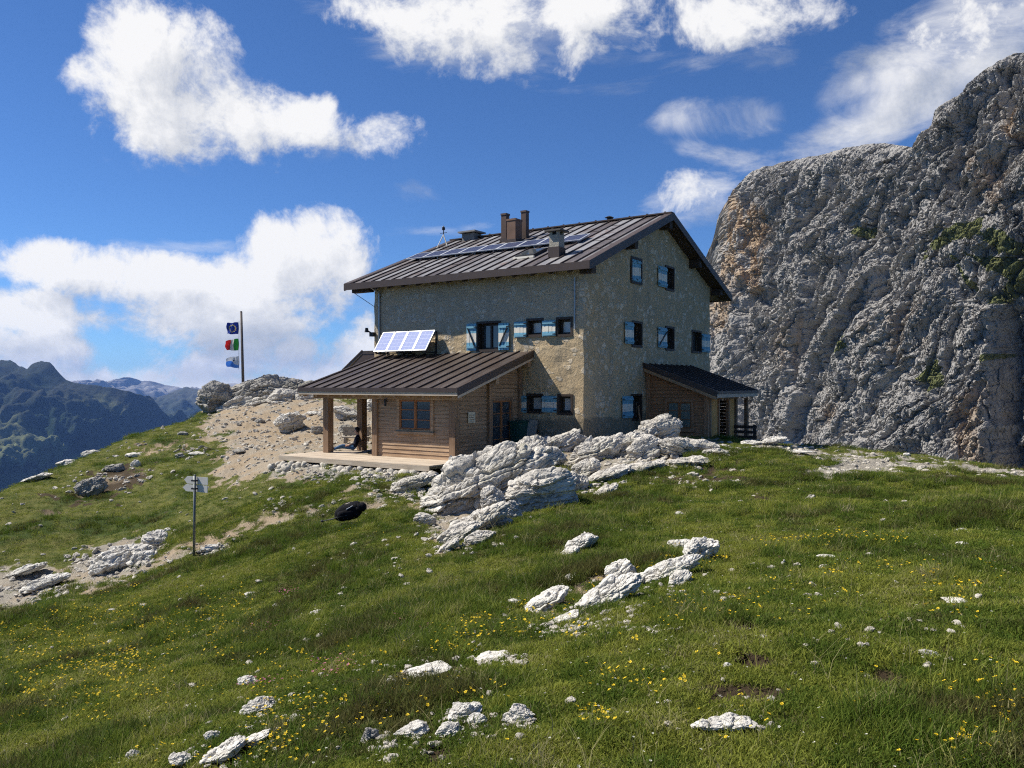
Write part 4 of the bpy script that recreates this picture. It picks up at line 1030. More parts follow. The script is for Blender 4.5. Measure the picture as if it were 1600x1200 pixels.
def build_casement(u0, u1, z0, z1, P, mat, cols=2, rows=3, gm=None, casing=.10, cmat=None, name='window'):
    def bx(mb, a, b, c, d, o0, o1, mi=0): mb.hexa([P(a, o0, c), P(b, o0, c), P(b, o1, c), P(a, o1, c), P(a, o0, d), P(b, o0, d), P(b, o1, d), P(a, o1, d)], mi)
    mb = MB(); k = casing
    bx(mb, u0-k, u0, z0-k, z1+k, .01, .065, 1); bx(mb, u1, u1+k, z0-k, z1+k, .01, .065, 1); bx(mb, u0+.001, u1-.001, z1, z1+k, .01, .062, 1); bx(mb, u0-k-.04, u1+k+.04, z0-k-.03, z0-k+.05, .012, .12, 1); bx(mb, u0+.001, u1-.001, z0-k+.051, z0, .01, .06, 1)
    f = .05
    for i in range(cols):
        a = u0+(u1-u0)*i/cols+.004; b = u0+(u1-u0)*(i+1)/cols-.004
        bx(mb, a, a+f, z0+.004, z1-.004, -.03, .03); bx(mb, b-f, b, z0+.004, z1-.004, -.03, .03)
        bx(mb, a+f, b-f, z0+.004, z0+.004+f, -.03, .028); bx(mb, a+f, b-f, z1-.004-f, z1-.004, -.03, .028)
        for r in range(1, rows):
            zz = z0+(z1-z0)*r/rows; bx(mb, a+f, b-f, zz-.013, zz+.013, -.02, .022)
    w = hb(mb, name, [mat, cmat or mat])
    for i in range(cols):
        a = u0+(u1-u0)*i/cols+.05; b = u0+(u1-u0)*(i+1)/cols-.05
        g = MB(); g.face([P(a, .0, z0+.05), P(b, .0, z0+.05), P(b, .0, z1-.05), P(a, .0, z1-.05)]); hb(g, 'pane', [gm or GLASS], w)
    h = MB(); h.face([P(u0, -.05, z0), P(u1, -.05, z0), P(u1, -.05, z1), P(u0, -.05, z1)]); hb(h, 'backing', [FRAME_M], w)
    return w
# cabin front (constant s) with its window, right wall with glazed door and notice
u0, u1, z0, z1, P = casement(625.5, 625, 674.5, 671.5, s=CS)
siding('cabin_wall', 's', CS, CT0+.11, CT1+.0, DZ, lambda u: beam_z-.225, [(u0-.03, u1+.03, z0-.03, z1+.03)], WD, -1)
build_casement(u0, u1, z0, z1, P, WW, 2, 3, casing=.12, cmat=WD)
du0, du1, dz0, dz1, DP = casement(767.5, 626, 797, 679, t=CT0)
siding('cabin_wall', 't', CT0, CS+.13, -.03, DZ-.25, lambda u: az(u)-.33, [(du0-.03, du1+.03, DZ-.3, dz1+.03)], WDS, -1)
build_casement(du0, du1, DZ+.10, dz1, DP, WW, 2, 4, casing=.09, cmat=WV, name='door')
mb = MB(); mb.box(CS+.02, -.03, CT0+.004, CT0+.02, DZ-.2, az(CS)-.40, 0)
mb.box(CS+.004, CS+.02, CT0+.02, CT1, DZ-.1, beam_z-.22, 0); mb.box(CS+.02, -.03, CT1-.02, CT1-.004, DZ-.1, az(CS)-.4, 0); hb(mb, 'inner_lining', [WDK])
siding('cabin_wall', 't', CT1, CS+.13, -.03, DZ, lambda u: az(u)-.33, [], WDS, 1)
a = on_plane(729.2, 644, t=CT0); b = on_plane(739.8, 660.5, t=CT0); mb = MB()
mb.box(a[0], b[0], CT0-.075, CT0-.05, b[2], a[2], 0)
for k in range(4): zz = a[2]-.10-k*.075; mb.box(a[0]+.05, b[0]-.05-.05*(k % 2), CT0-.079, CT0-.0755, zz-.012, zz+.008, 1)
hb(mb, 'notice_board', [simple('cream_board', (.58, .52, .38), .7, .2, .1), simple('brown_ink', (.22, .14, .08), .8)])
mb = MB(); a = on_plane(607, 627, s=CS); mb.cyl((CS-.05, a[1], a[2]), (CS-.16, a[1], a[2]+.05), .02, .02, 8); mb.cyl((CS-.16, a[1], a[2]+.08), (CS-.16, a[1], a[2]-.16), .05, .035, 8); hb(mb, 'wall_lamp', [IRON])
# deck
mb = MB(); DS0, DS1, DT0, DT1 = -5.62, -.06, 2.2, 8.95
for i, s in enumerate(np.arange(DS0, CS-.02, .145)):
    mb.box(s, s+.138, DT0, DT1+.05*math.sin(i*2.3), DZ-.05, DZ-.004+.003*math.sin(i*1.7), 0)
for i, s in enumerate(np.arange(CS+.03, DS1, .145)):
    mb.box(s, s+.138, CT1+.04, DT1+.05*math.sin(i*2.9), DZ-.05, DZ+.003*math.sin(i*1.3), 0)
mb.box(DS0-.035, DS0-.003, DT0, DT1, DZ-.17, DZ-.01, 0); mb.box(DS0, DS1, DT1-.12, DT1-.08, DZ-.17, DZ-.055, 1)
for t in np.arange(DT0+.3, DT1, .9): mb.box(DS0+.01, DS1, t-.04, t+.04, DZ-.16, DZ-.055, 1)
hb(mb, 'deck', [DECK_M, GREYW])

# ---------------------------------------------------------------- entrance porch on the gable side (part of the hut)
PS0, PS1, PW = 4.86, 9.78, 2.98; PZ0, PZ1 = -.30, .80
def pz(t): return PZ1+(PZ1-PZ0)*t/PW
def porch():
    th = .13; mb = MB(); T = -PW
    mb.hexa([(PS0, T, pz(T)-th), (PS1, T, pz(T)-th), (PS1, -.01, PZ1-th), (PS0, -.01, PZ1-th), (PS0, T, pz(T)), (PS1, T, pz(T)), (PS1, -.01, PZ1), (PS0, -.01, PZ1)], 0)
    for i in range(10):
        s = PS0+.03+i*(PS1-PS0-.06)/9; mb.bar((s, T, pz(T)+.022), (s, -.02, PZ1+.022), .03, .05, mi=1)
    for s, o in ((PS0, -1), (PS1, 1)):
        a, b = sorted((s+o*.004, s+o*.05)); mb.hexa([(a, T-.03, pz(T)-.17), (b, T-.03, pz(T)-.17), (b, -.01, PZ1-.17), (a, -.01, PZ1-.17), (a, T-.03, pz(T)+.05), (b, T-.03, pz(T)+.05), (b, -.01, PZ1+.05), (a, -.01, PZ1+.05)], 1)
    mb.box(PS0-.04, PS1+.04, T-.055, T-.004, pz(T)-.08, pz(T)+.03, 1)
    r = hb(mb, 'porch_roof', [ROOF2_M, TRIM_M])
    f = MB(); f.box(PS0-.02, PS1+.02, T-.035, T-.005, pz(T)-.22, pz(T)-.085, 0)
    hb(f, 'fascia', [WF], r)
    f = MB(); f.hexa([(PS0-.03, T, pz(T)-.30), (PS0-.003, T, pz(T)-.30), (PS0-.003, -.02, PZ1-.30), (PS0-.03, -.02, PZ1-.30), (PS0-.03, T, pz(T)-.175), (PS0-.003, T, pz(T)-.175), (PS0-.003, -.02, PZ1-.175), (PS0-.03, -.02, PZ1-.175)]); hb(f, 'fascia', [WDS], r)
    for s in np.arange(PS0+.25, PS1, .6):
        b = MB(); b.bar((s, T+.03, pz(T)-th-.08), (s, -.03, PZ1-th-.08), .09, .14, mi=0); hb(b, 'rafter', [WDS], r)
    b = MB(); b.hexa([(PS0+.02, T+.02, pz(T)-th-.02), (PS1-.02, T+.02, pz(T)-th-.02), (PS1-.02, -.02, PZ1-th-.02), (PS0+.02, -.02, PZ1-th-.02), (PS0+.02, T+.02, pz(T)-th-.003), (PS1-.02, T+.02, pz(T)-th-.003), (PS1-.02, -.02, PZ1-th-.003), (PS0+.02, -.02, PZ1-th-.003)]); hb(b, 'soffit', [WDS], r)
porch()
PB = -2.35; WS = 5.2; FT = -2.5
WR = wood_mat('red_brown_boards', (.27, .125, .058), (.46, .235, .11), 1); WRV = wood_mat('red_brown_posts', (.27, .135, .065), (.44, .24, .125), 2)
u0, u1, z0, z1, P = casement(1043, 628, 1081, 669, s=WS)
siding('porch_wall', 's', WS, FT+.1, -.05, PB-.2, lambda t: pz(t)-.30, [(u0-.03, u1+.03, z0-.03, z1+.03)], WR, -1)
build_casement(u0, u1, z0, z1, P, WW, 2, 3, gm=glass('porch_glass', (.10, .12, .10), .15), casing=.10, cmat=WRV)
for t in (FT+.02, -.10): post(WS-.03, t, PB-.3, pz(t)-.30, .17, WRV)
mb = MB(); mb.box(WS-.06, 8.7, FT-.07, FT+.07, pz(FT)-.47, pz(FT)-.30); hb(mb, 'beam', [WRV])
def board_wall(s0, s1, t, z0, z1, m_, name, n=None):
    mb = MB(); n = n or max(1, int((s1-s0)/.12))
    for i in range(n):
        a = s0+(s1-s0)*i/n; mb.box(a+.004, a+(s1-s0)/n-.004, t-.02-.004*(i % 2), t+.02, z0, z1)
    return hb(mb, name, [m_])
ztop = pz(FT)-.47
post(WS+.12, FT-.03, PB-.3, ztop, .13, WV)
board_wall(5.55, 6.25, FT, PB-.3, ztop, WO, 'porch_wall'); board_wall(7.55, 8.25, FT, PB-.3, ztop, WO, 'porch_wall')
post(6.32, FT-.01, PB-.3, ztop, .12, WRV); post(7.48, FT-.01, PB-.3, ztop, .12, WRV); post(8.42, FT, PB-.3, ztop, .16, WV); post(9.55, FT-.1, PB-.3, ztop, .15, WV)
mb = MB(); mb.box(6.38, 7.42, FT+.30, FT+.36, PB-.2, ztop); mb.box(6.84, 6.96, FT+.262, FT+.298, PB-.2, ztop, 1); mb.box(6.4, 7.4, FT+.262, FT+.298, PB+.7, PB+.85, 1); d_ = hb(mb, 'door', [WRV, WW])
mb = MB(); mb.cyl((6.75, FT+.25, PB+.8), (6.75, FT+.17, PB+.8), .02, n=8); mb.bar((6.75, FT+.17, PB+.8), (6.62, FT+.17, PB+.8), .025, .025); hb(mb, 'handle', [IRON], d_)
siding('porch_wall', 's', 8.42, FT+.1, -.05, PB-.2, lambda t: pz(t)-.30, [], WR, 1)
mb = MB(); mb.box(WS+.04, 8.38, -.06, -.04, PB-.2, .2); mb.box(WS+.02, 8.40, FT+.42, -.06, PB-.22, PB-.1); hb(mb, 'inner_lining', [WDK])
# small dark roofed store beyond the left end of the hut (part of the same building)
mb = MB(); mb.hexa([(2.6, 9.9, 1.38), (5.4, 9.9, 1.38), (5.4, 13.0, 1.38), (2.6, 13.0, 1.38), (2.6, 9.9, 1.52), (5.4, 9.9, 1.52), (5.4, 13.0, 1.52), (2.6, 13.0, 1.52)], 0)
mb.hexa([(2.6, 13.02, 1.38), (5.4, 13.02, 1.38), (5.4, 14.3, .48), (2.6, 14.3, .48), (2.6, 13.02, 1.52), (5.4, 13.02, 1.52), (5.4, 14.3, .62), (2.6, 14.3, .62)], 0)
for s in (2.6, 4.0, 5.36): mb.bar((s, 13.0, 1.55), (s, 14.3, .65), .04, .05, mi=1)
mb.face([(2.62, 9.9, .5), (2.62, 14.1, .5), (2.62, 13.0, 1.38), (2.62, 9.9, 1.38)], 1)
hb(mb, 'store_roof', [ROOF2_M, TRIM_M])
siding('store_wall', 's', 2.75, 9.95, 12.5, -2.7, lambda u: .5, [], WD, -1)

# ---------------------------------------------------------------- loose things round the hut
def W(s, t, z=None):
    v = world(s, t, 0); v.z = float(terrain_z(np.array([v.x]), np.array([v.y]), False)[0]) if z is None else z; return v
# dry stone row under the deck
def blob(mb, c, r, seed, n=7, m=9, mi=0):
    rng = random.Random(seed); k = len(mb.v); ph = rng.random()*6
    for i in range(n):
        th = math.pi*(i+.0)/(n-1)
        for j in range(m):
            a = 2*math.pi*j/m+ph; q = 1+.28*(rng.random()-.5)
            x, y, z = math.sin(th)*math.cos(a), math.sin(th)*math.sin(a), math.cos(th)
            f = (abs(x)**3+abs(y)**3+abs(z)**3)**(-1/3)
            mb.v.append((c[0]+x*r[0]*q*f, c[1]+y*r[1]*q*f, c[2]+z*r[2]*q*f))
    for i in range(n-1):
        for j in range(m): mb.f.append((k+i*m+j, k+(i+1)*m+j, k+(i+1)*m+(j+1) % m, k+i*m+(j+1) % m)); mb.m.append(mi)
def limestone(name, lo=(.32, .295, .255), hi=(.60, .56, .49), sc=1.0, moss=.4, bd=.05):
    k = Mat(name, .95, .1); n = k.noise(2.2*sc, 7, .65); n2 = k.noise(11*sc, 6, .7); n3 = k.noise(.9*sc, 4)
    c = k.mix(k.step(k.math('ADD', k.math('MULTIPLY', n, .6), k.math('MULTIPLY', n2, .4)), .36, .60), lo, hi)
    c = k.mix(k.math('MULTIPLY', k.step(n2, .60, .72), .5), c, (.15, .145, .137))
    c = k.mix(k.math('MULTIPLY', k.step(k.noise(4*sc, 5, .6), .60, .70), .35), c, (.36, .30, .21))
    if moss:
        g = k.N.new('ShaderNodeNewGeometry'); sp = k.N.new('ShaderNodeSeparateXYZ'); k.L.new(g.outputs['Normal'], sp.inputs[0])
        c = k.mix(k.math('MULTIPLY', k.math('MULTIPLY', k.step(n3, .52, .62), k.step(sp.outputs[2], .35, .7)), moss), c, k.mix(n2, (.06, .065, .02), (.15, .14, .06)))
    k.color(c); k.bump(k.noise(5*sc, 8, .66, vec=k.map((1, 1, 2.2), (0, .35, 0))), bd*1.1, 1.0); return k.m
LIME = limestone('limestone'); LIME_W = limestone('white_limestone', (.40, .375, .33), (.68, .645, .575), 1.6, .25, .03)
LIME_D = limestone('grey_limestone', (.20, .187, .166), (.40, .375, .33), 1.0, .3); LIME_S = limestone('small_limestone', (.28, .255, .21), (.54, .495, .42), 3.0, .0, .02)
# whole top of the row follows the underside of the deck
o = W(-5.75, 5.6, DZ-.6); sw = MB(); rng = random.Random(11)
for row in range(4):
    t = 1.9+.1*row
    while t < 9.2:
        w_ = rng.choice((.10, .14, .2, .26, .34))*rng.uniform(.8, 1.2); s = -5.56-.07*row-rng.random()*.12; hh_ = min(.16, w_*.6)*rng.uniform(.7, 1.1)
        blob(sw, (s, t+w_/2, DZ-.30-.15*row+rng.uniform(-.05, .04)), (.14, w_*.58, hh_), rng.random()); t += w_+rng.uniform(-.01, .05)
ob = sw.build('dry_stone_wall', [LIME_S], None, True); ob.location = (P0[0], P0[1], 0); ob.rotation_euler = (0, 0, HUT_RZ)
tag(ob, 'low dry stone wall of pale rubble holding up the wooden deck', 'stone wall')
# bench on the far side of the canopy
def bench():
    c = Vector(((557-800)/F*34.0, 34.0, 0)); c.z = -2.62
    b = empty('bench', c, math.radians(4), 'weathered grey wooden bench behind the seated person', 'bench'); L_ = 1.15
    def add(nm, mb): mb.build(nm, [GREYW], b)
    m1 = MB()
    for k in range(2): m1.box(-L_/2, L_/2, .20+k*.004, .235+k*.004, .46+k*.19, .62+k*.19)
    add('backrest', m1)
    m2 = MB()
    for k in range(3): m2.box(-L_/2, L_/2, -.24+k*.145, -.11+k*.145, .385, .42)
    add('seat', m2)
    for x in (-1, 1):
        m3 = MB(); m3.bar((x*(L_/2-.12), .26, 0), (x*(L_/2-.12), .26, .82), .09, .06, (0, 1, 0)); add('leg', m3)
        m3 = MB(); m3.bar((x*(L_/2-.12), -.2, 0), (x*(L_/2-.12), -.2, .38), .09, .06, (0, 1, 0)); m3.box(x*(L_/2-.12)-.03, x*(L_/2-.12)+.03, -.16, .22, .32, .38); add('leg', m3)
bench()
# green bin and pale panel by the eaves wall, plank by the gable window
a = on_plane(805.5, 655, s=-.45); b = on_plane(820.5, 690, s=-.45); mb = MB()
t1_, t0_ = a[1], b[1]; zt_ = a[2]
GB = W(-.5, (t0_+t1_)/2, zt_-1.0); bn = empty('storage_box', GB, HUT_RZ, 'dark green storage box against the wall by the glazed door', 'box')
GREEN_P = simple('green_plastic', (.012, .06, .048), .45, .4, .2, 5)
w_ = (t1_-t0_)/2
mb.hexa([(-.28, -w_*.92, 0), (.28, -w_*.92, 0), (.28, w_*.92, 0), (-.28, w_*.92, 0), (-.3, -w_, .9), (.3, -w_, .9), (.3, w_, .9), (-.3, w_, .9)])
for y in (-.5, 0, .5): mb.box(-.325, -.285, y*w_-.02, y*w_+.02, .12, .86)
mb.build('body', [GREEN_P], bn); mb = MB(); mb.box(-.33, .33, -w_-.03, w_+.03, .905, .96); mb.box(-.36, -.331, -.12, .12, .86, .93); mb.build('lid', [GREEN_P], bn)
a = on_plane(821.5, 656, s=-.3); mb = MB(); pl = W(-.3, a[1]-.22, a[2]-.9)
mb.hexa([(-.10, -.20, 0), (-.05, -.20, 0), (-.05, .20, 0), (-.10, .20, 0), (.10, -.20, .9), (.14, -.20, .9), (.14, .20, .9), (.10, .20, .9)])
for y in (-.17, .17): mb.hexa([(-.13, y-.03, 0), (-.10, y-.03, 0), (-.10, y+.03, 0), (-.13, y+.03, 0), (.07, y-.03, .9), (.10, y-.03, .9), (.10, y+.03, .9), (.07, y+.03, .9)])
o = mb.build('wooden_pallet', [GREYW]); o.location = pl; o.rotation_euler = (0, 0, HUT_RZ); tag(o, 'pale grey wooden boards leaning on the wall beside the green box', 'boards')
a = on_plane(998, 636, t=-.1); mb = MB(); mb.bar((0, 0, 0), (-.10, .16, 1.35), .10, .03, (0, 1, 0)); o = mb.build('plank', [WRV]); o.location = world(a[0], -.28, a[2]-1.3); o.rotation_euler = (0, 0, HUT_RZ)
tag(o, 'brown plank leaning on the gable wall under the lowest shutter window', 'plank')
# fence beyond the porch
f0 = Vector(((1146-800)/F*33.5, 33.5, 0)); f1 = Vector(((1181-800)/F*33.0, 33.0, 0)); fz = (600-664)/F*33.3
fz0 = -2.5; fn = empty('wooden_fence', (f0.x, f0.y, fz0), 0, 'short dark wooden fence beside the entrance porch', 'fence')
dv = f1-f0
for k in (0, .94):
    mb = MB(); mb.bar(dv*k+Vector((0, 0, -.1)), dv*k+Vector((0, 0, fz-fz0+.02)), .10, .10, (0, 1, 0)); mb.build('post', [WDK], fn)
for k in range(4):
    mb = MB(); z = fz-fz0-.07-k*.21; mb.bar(dv*-.05+Vector((0, -.07, z)), dv*1.02+Vector((0, -.07, z)), .03, .12, mi=0); mb.build('rail', [WDK], fn)
# flagpole and its flags
PD = 54.0
base = Vector(((380.5-800)/F*PD, PD, (600-612)/F*PD)); topv = Vector(((375.3-800)/F*PD, PD+.2, (600-487)/F*PD)); base.z -= .5
mb = MB(); dv = topv-base; mb.cyl((0, 0, 0), dv, .10, .075, 12); mb.cyl(dv, dv+Vector((0, 0, .06)), .085, .03, 12)
fp = mb.build('flagpole', [simple('grey_pole', (.11, .09, .08), .7, .3, .2, 2)], None, True); fp.location = base
tag(fp, 'tall leaning grey flagpole on the rocky knoll', 'flagpole')
def flag(name, px_h, py0, py1, px_f, colour, mats, label, droop, wave, seed, taper=0.0):
    """cloth on a rope at px_h (hoist), free edge at px_f; colour(u, v) -> slot, u from the hoist, v upward"""
    nu, nv = 72, 56; x1 = (px_h-800)/F*PD; x0 = (px_f-800)/F*PD; zt = (600-py0)/F*PD; zb_ = (600-py1)/F*PD
    Wd = x1-x0; Hh = zt-zb_; V = []; Fq = []
    for i in range(nu+1):
        for j in range(nv+1):
            u, v = i/nu, j/nv
            k = 1-taper*u*u
            V.append((-Wd*u*(1-.04*math.sin(7*v+seed))+.03*math.sin(9*u+3*v), .10*wave*math.sin(6.5*u+2.2*v+seed)*u**.6*1.6, (v-.5)*Hh*k-droop*Wd*u**1.5+.035*math.sin(8*u+seed)*u))
    me = bpy.data.meshes.new(name); fq = [(i*(nv+1)+j, (i+1)*(nv+1)+j, (i+1)*(nv+1)+j+1, i*(nv+1)+j+1) for i in range(nu) for j in range(nv)]
    me.from_pydata(V, [], fq); o = link_mesh(name, me, mats)
    for p_, (i, j) in zip(me.polygons, [(i, j) for i in range(nu) for j in range(nv)]):
        p_.material_index = colour((i+.5)/nu, (j+.5)/nv); p_.use_smooth = True
    sm = o.modifiers.new('cloth', 'SOLIDIFY'); sm.thickness = .004
    o.location = (x1, PD-.02, (zt+zb_)/2); tag(o, label, 'flag'); return o
def cloth(name, c):
    k = Mat(name, .9, .1); k.color(k.mix(k.noise(9, 3), tuple(.85*x for x in c), tuple(min(1, 1.1*x) for x in c)))
    tr = k.N.new('ShaderNodeBsdfTranslucent'); tr.inputs[0].default_value = (*c, 1); mx = k.N.new('ShaderNodeMixShader'); mx.inputs[0].default_value = .5
    out = k.N['Material Output']; k.L.new(k.b.outputs[0], mx.inputs[1]); k.L.new(tr.outputs[0], mx.inputs[2]); k.L.new(mx.outputs[0], out.inputs[0]); return k.m
def eu(u, v):
    for i in range(12):
        a = math.radians(i*30)
        dx, dy = (u-.5)*1.05-.30*math.sin(a), (v-.5)-.30*math.cos(a); r = math.hypot(dx, dy); th = math.atan2(dx, dy)
        if r < .068*(.55+.45*(abs(((th/(2*math.pi)*5) % 1)-.5)*2)): return 1
    return 0
flag('flag', 372.5, 503.5, 522, 354.5, eu, [cloth('blue_cloth', (.06, .11, .46)), cloth('gold_cloth', (.85, .75, .3))], 'dark blue flag with a ring of gold stars, top of the pole', .04, .45, .4, .08)
flag('flag', 372.5, 529, 547.5, 353, lambda u, v: 0 if u < .34 else 1 if u < .67 else 2, [cloth('green_cloth', (.09, .46, .11)), cloth('white_cloth', (.78, .77, .74)), cloth('red_cloth', (.70, .085, .085))], 'green white and red tricolour flag in the middle of the pole', .10, .5, 1.9, .28)
def third(u, v):
    if v < .46+.30*math.sin(u*2.4)*u-.26*(1-u) : return 1
    d = math.hypot((u-.46)*1.2, v-.70)
    if d < .15 and (math.sin(u*34)+math.cos(v*29)) > -.2: return 2
    return 0
flag('flag', 373.5, 556.5, 575, 354.5, third, [cloth('white_cloth_worn', (.74, .76, .80)), cloth('light_blue_cloth', (.17, .40, .80)), cloth('dark_emblem', (.10, .10, .11))], 'white and light blue flag with dark emblem, lowest on the pole', .02, .6, 3.0, .35)
for py in (503, 576):
    pass
mb = MB(); x_ = (373.2-800)/F*PD; mb.cyl((0, 0, 0), (.02, 0, (576-500)/F*PD), .012, n=5); o = mb.build('flag_rope', [GREYW]); o.location = (x_, PD-.02, (600-577)/F*PD); tag(o, 'thin rope carrying the three flags beside the pole', 'rope')
# signpost
h_ = hit(303, 867); SD = h_.y
sp = empty('signpost', h_, math.radians(-27), 'slim metal trail signpost with two blank backed arrow boards', 'signpost')
mb = MB(); H = (867-744)/F*SD; mb.cyl((0, 0, -.3), (.03, 0, H), .032, .032, 10); mb.cyl((.03, 0, H), (.03, 0, H+.02), .036, .02, 10); mb.build('pole', [simple('galvanised_pole', (.16, .17, .16), .5, .5, .3, 6, .5)], sp, True)
SGN = simple('grey_sign_back', (.55, .53, .49), .95, .05, .07, 8)
for (xa, xt, xb, ya, yb, off, tw) in ((289, 283.6, 324, 746.2, 757.8, .045, .0), (287, 281.0, 323.4, 759.0, 770, .045, .02)):
    k = SD/F; X = lambda p_: (p_-h_.x*F/SD-800)*k*1.28; Z = lambda p_: (867-p_)*k
    mb = MB(); pts = [(X(xt), (Z(ya)+Z(yb))/2), (X(xa), Z(yb)), (X(xb), Z(yb)), (X(xb), Z(ya)), (X(xa), Z(ya))]
    f0_, f1_ = off, off+.012
    mb.face([(x, f0_, z) for x, z in pts]); mb.face([(x, f1_+.02*tw, z) for x, z in reversed(pts)])
    for i in range(5):
        a, b = pts[i], pts[(i+1) % 5]; mb.face([(a[0], f0_, a[1]), (b[0], f0_, b[1]), (b[0], f1_+.02*tw, b[1]), (a[0], f1_+.02*tw, a[1])])
    sb = mb.build('sign_board', [SGN], sp)
    b = MB(); zc = (Z(ya)+Z(yb))/2; b.box(-.055, .09, -.045, -.030, zc-.02, zc+.02); b.box(-.055, -.045, -.03, off-.002, zc-.02, zc+.02); b.box(.08, .09, -.03, off-.002, zc-.02, zc+.02); b.build('bracket', [IRON], sb)
# backpack with trekking poles lying in the grass
BPK = []
def backpack():
    h_ = hit(545, 818); D = h_.y; k = D/F; h_.z += .07; BPK.append((h_.x, h_.y, .5, .45))
    bp = empty('backpack', h_, 0, 'black backpack lying on the grass below the hut', 'backpack')
    V = []; nu, nv = 40, 24
    for i in range(nu):
        u = i/(nu-1)*2-1
        w_ = (1-abs(u)**3.2)**.5
        for j in range(nv):
            a = 2*math.pi*j/nv; ca, sa = math.cos(a), math.sin(a); f = (abs(ca)**2.6+abs(sa)**2.6)**(-1/2.6)
            V.append((u*.36, ca*f*.19*w_*(1-.12*u), .20+sa*f*.20*w_*(1+.10*u)))
    V = np.array(V); n = fbm(V[:, 0]*7, V[:, 1]*7, V[:, 2]*7, 3); V[:, 2] += .022*n; V[:, 1] += .02*fbm(V[:, 0]*6+9, V[:, 1]*6, V[:, 2]*6, 3)
    tilt = math.radians(-22); c_, s_ = math.cos(-tilt), math.sin(-tilt)
    R = lambda v: (v[0]*c_-v[2]*s_*.0-0, v[1], v[2]+v[0]*s_*.62)
    V = [R(v) for v in V]
    BK = simple('black_nylon', (.008, .008, .010), .9, .1, .5, 9, 0, .01)
    Vn = np.array(V+[R((-.33, 0, .17)), R((.33, 0, .17))])
    o = np_mesh('body', V, grid_faces(nu, nv)[:, ::-1], BK, bp)
    me = o.data; bm = bmesh.new(); bm.from_mesh(me)
    bm.verts.ensure_lookup_table()
    for i in range(nu-1): bm.faces.new([bm.verts[i*nv+nv-1], bm.verts[(i+1)*nv+nv-1], bm.verts[(i+1)*nv], bm.verts[i*nv]])
    bmesh.ops.recalc_face_normals(bm, faces=bm.faces); bm.to_mesh(me); bm.free()
    for p_ in me.polygons: p_.use_smooth = True
    m1 = MB(); blob(m1, R((.30, -.02, .24)), (.13, .15, .10), 5, 9, 14); m1.build('top_lid', [BK], bp, True)
    m1 = MB(); blob(m1, R((-.04, -.17, .17)), (.19, .06, .10), 9, 9, 14); m1.build('front_pocket', [BK], bp, True)
    m1 = MB(); m1.bar(R((-.02, -.20, .285)), R((.13, -.16, .33)), .02, .012); m1.build('reflective_strip', [simple('pale_strip', (.6, .6, .62), .4)], bp)
    for sgn, z in ((-.10, .12), (.07, .20)):
        m1 = MB(); pts = [R((-.2+.09*q, sgn+.05*math.sin(q*.8), z+.17+.045*math.sin(q*1.0))) for q in range(5)]
        for a, b in zip(pts, pts[1:]): m1.bar(a, b, .05, .012)
        m1.build('strap', [BK], bp)
    for dy in (0, .05):
        tp = MB(); tp.cyl((-.60, -.16-dy, .03-.03), (.0, -.18-dy, .15), .008, .008, 8, 1); tp.cyl((-.44, -.16-dy, .035), (-.32, -.166-dy, .06), .0095, .0095, 8, 0); tp.cyl((-.58, -.16-dy, .0), (-.57, -.16-dy, .02), .035, .035, 10, 1)
        tpo = tp.build('trekking_pole', [ZINC, IRON], None, True); tpo.location = h_; tpo.rotation_euler = (0, 0, 0)
        tag(tpo, 'trekking pole sticking out below the black backpack', 'trekking pole', 'pair of trekking poles by the backpack')
backpack()

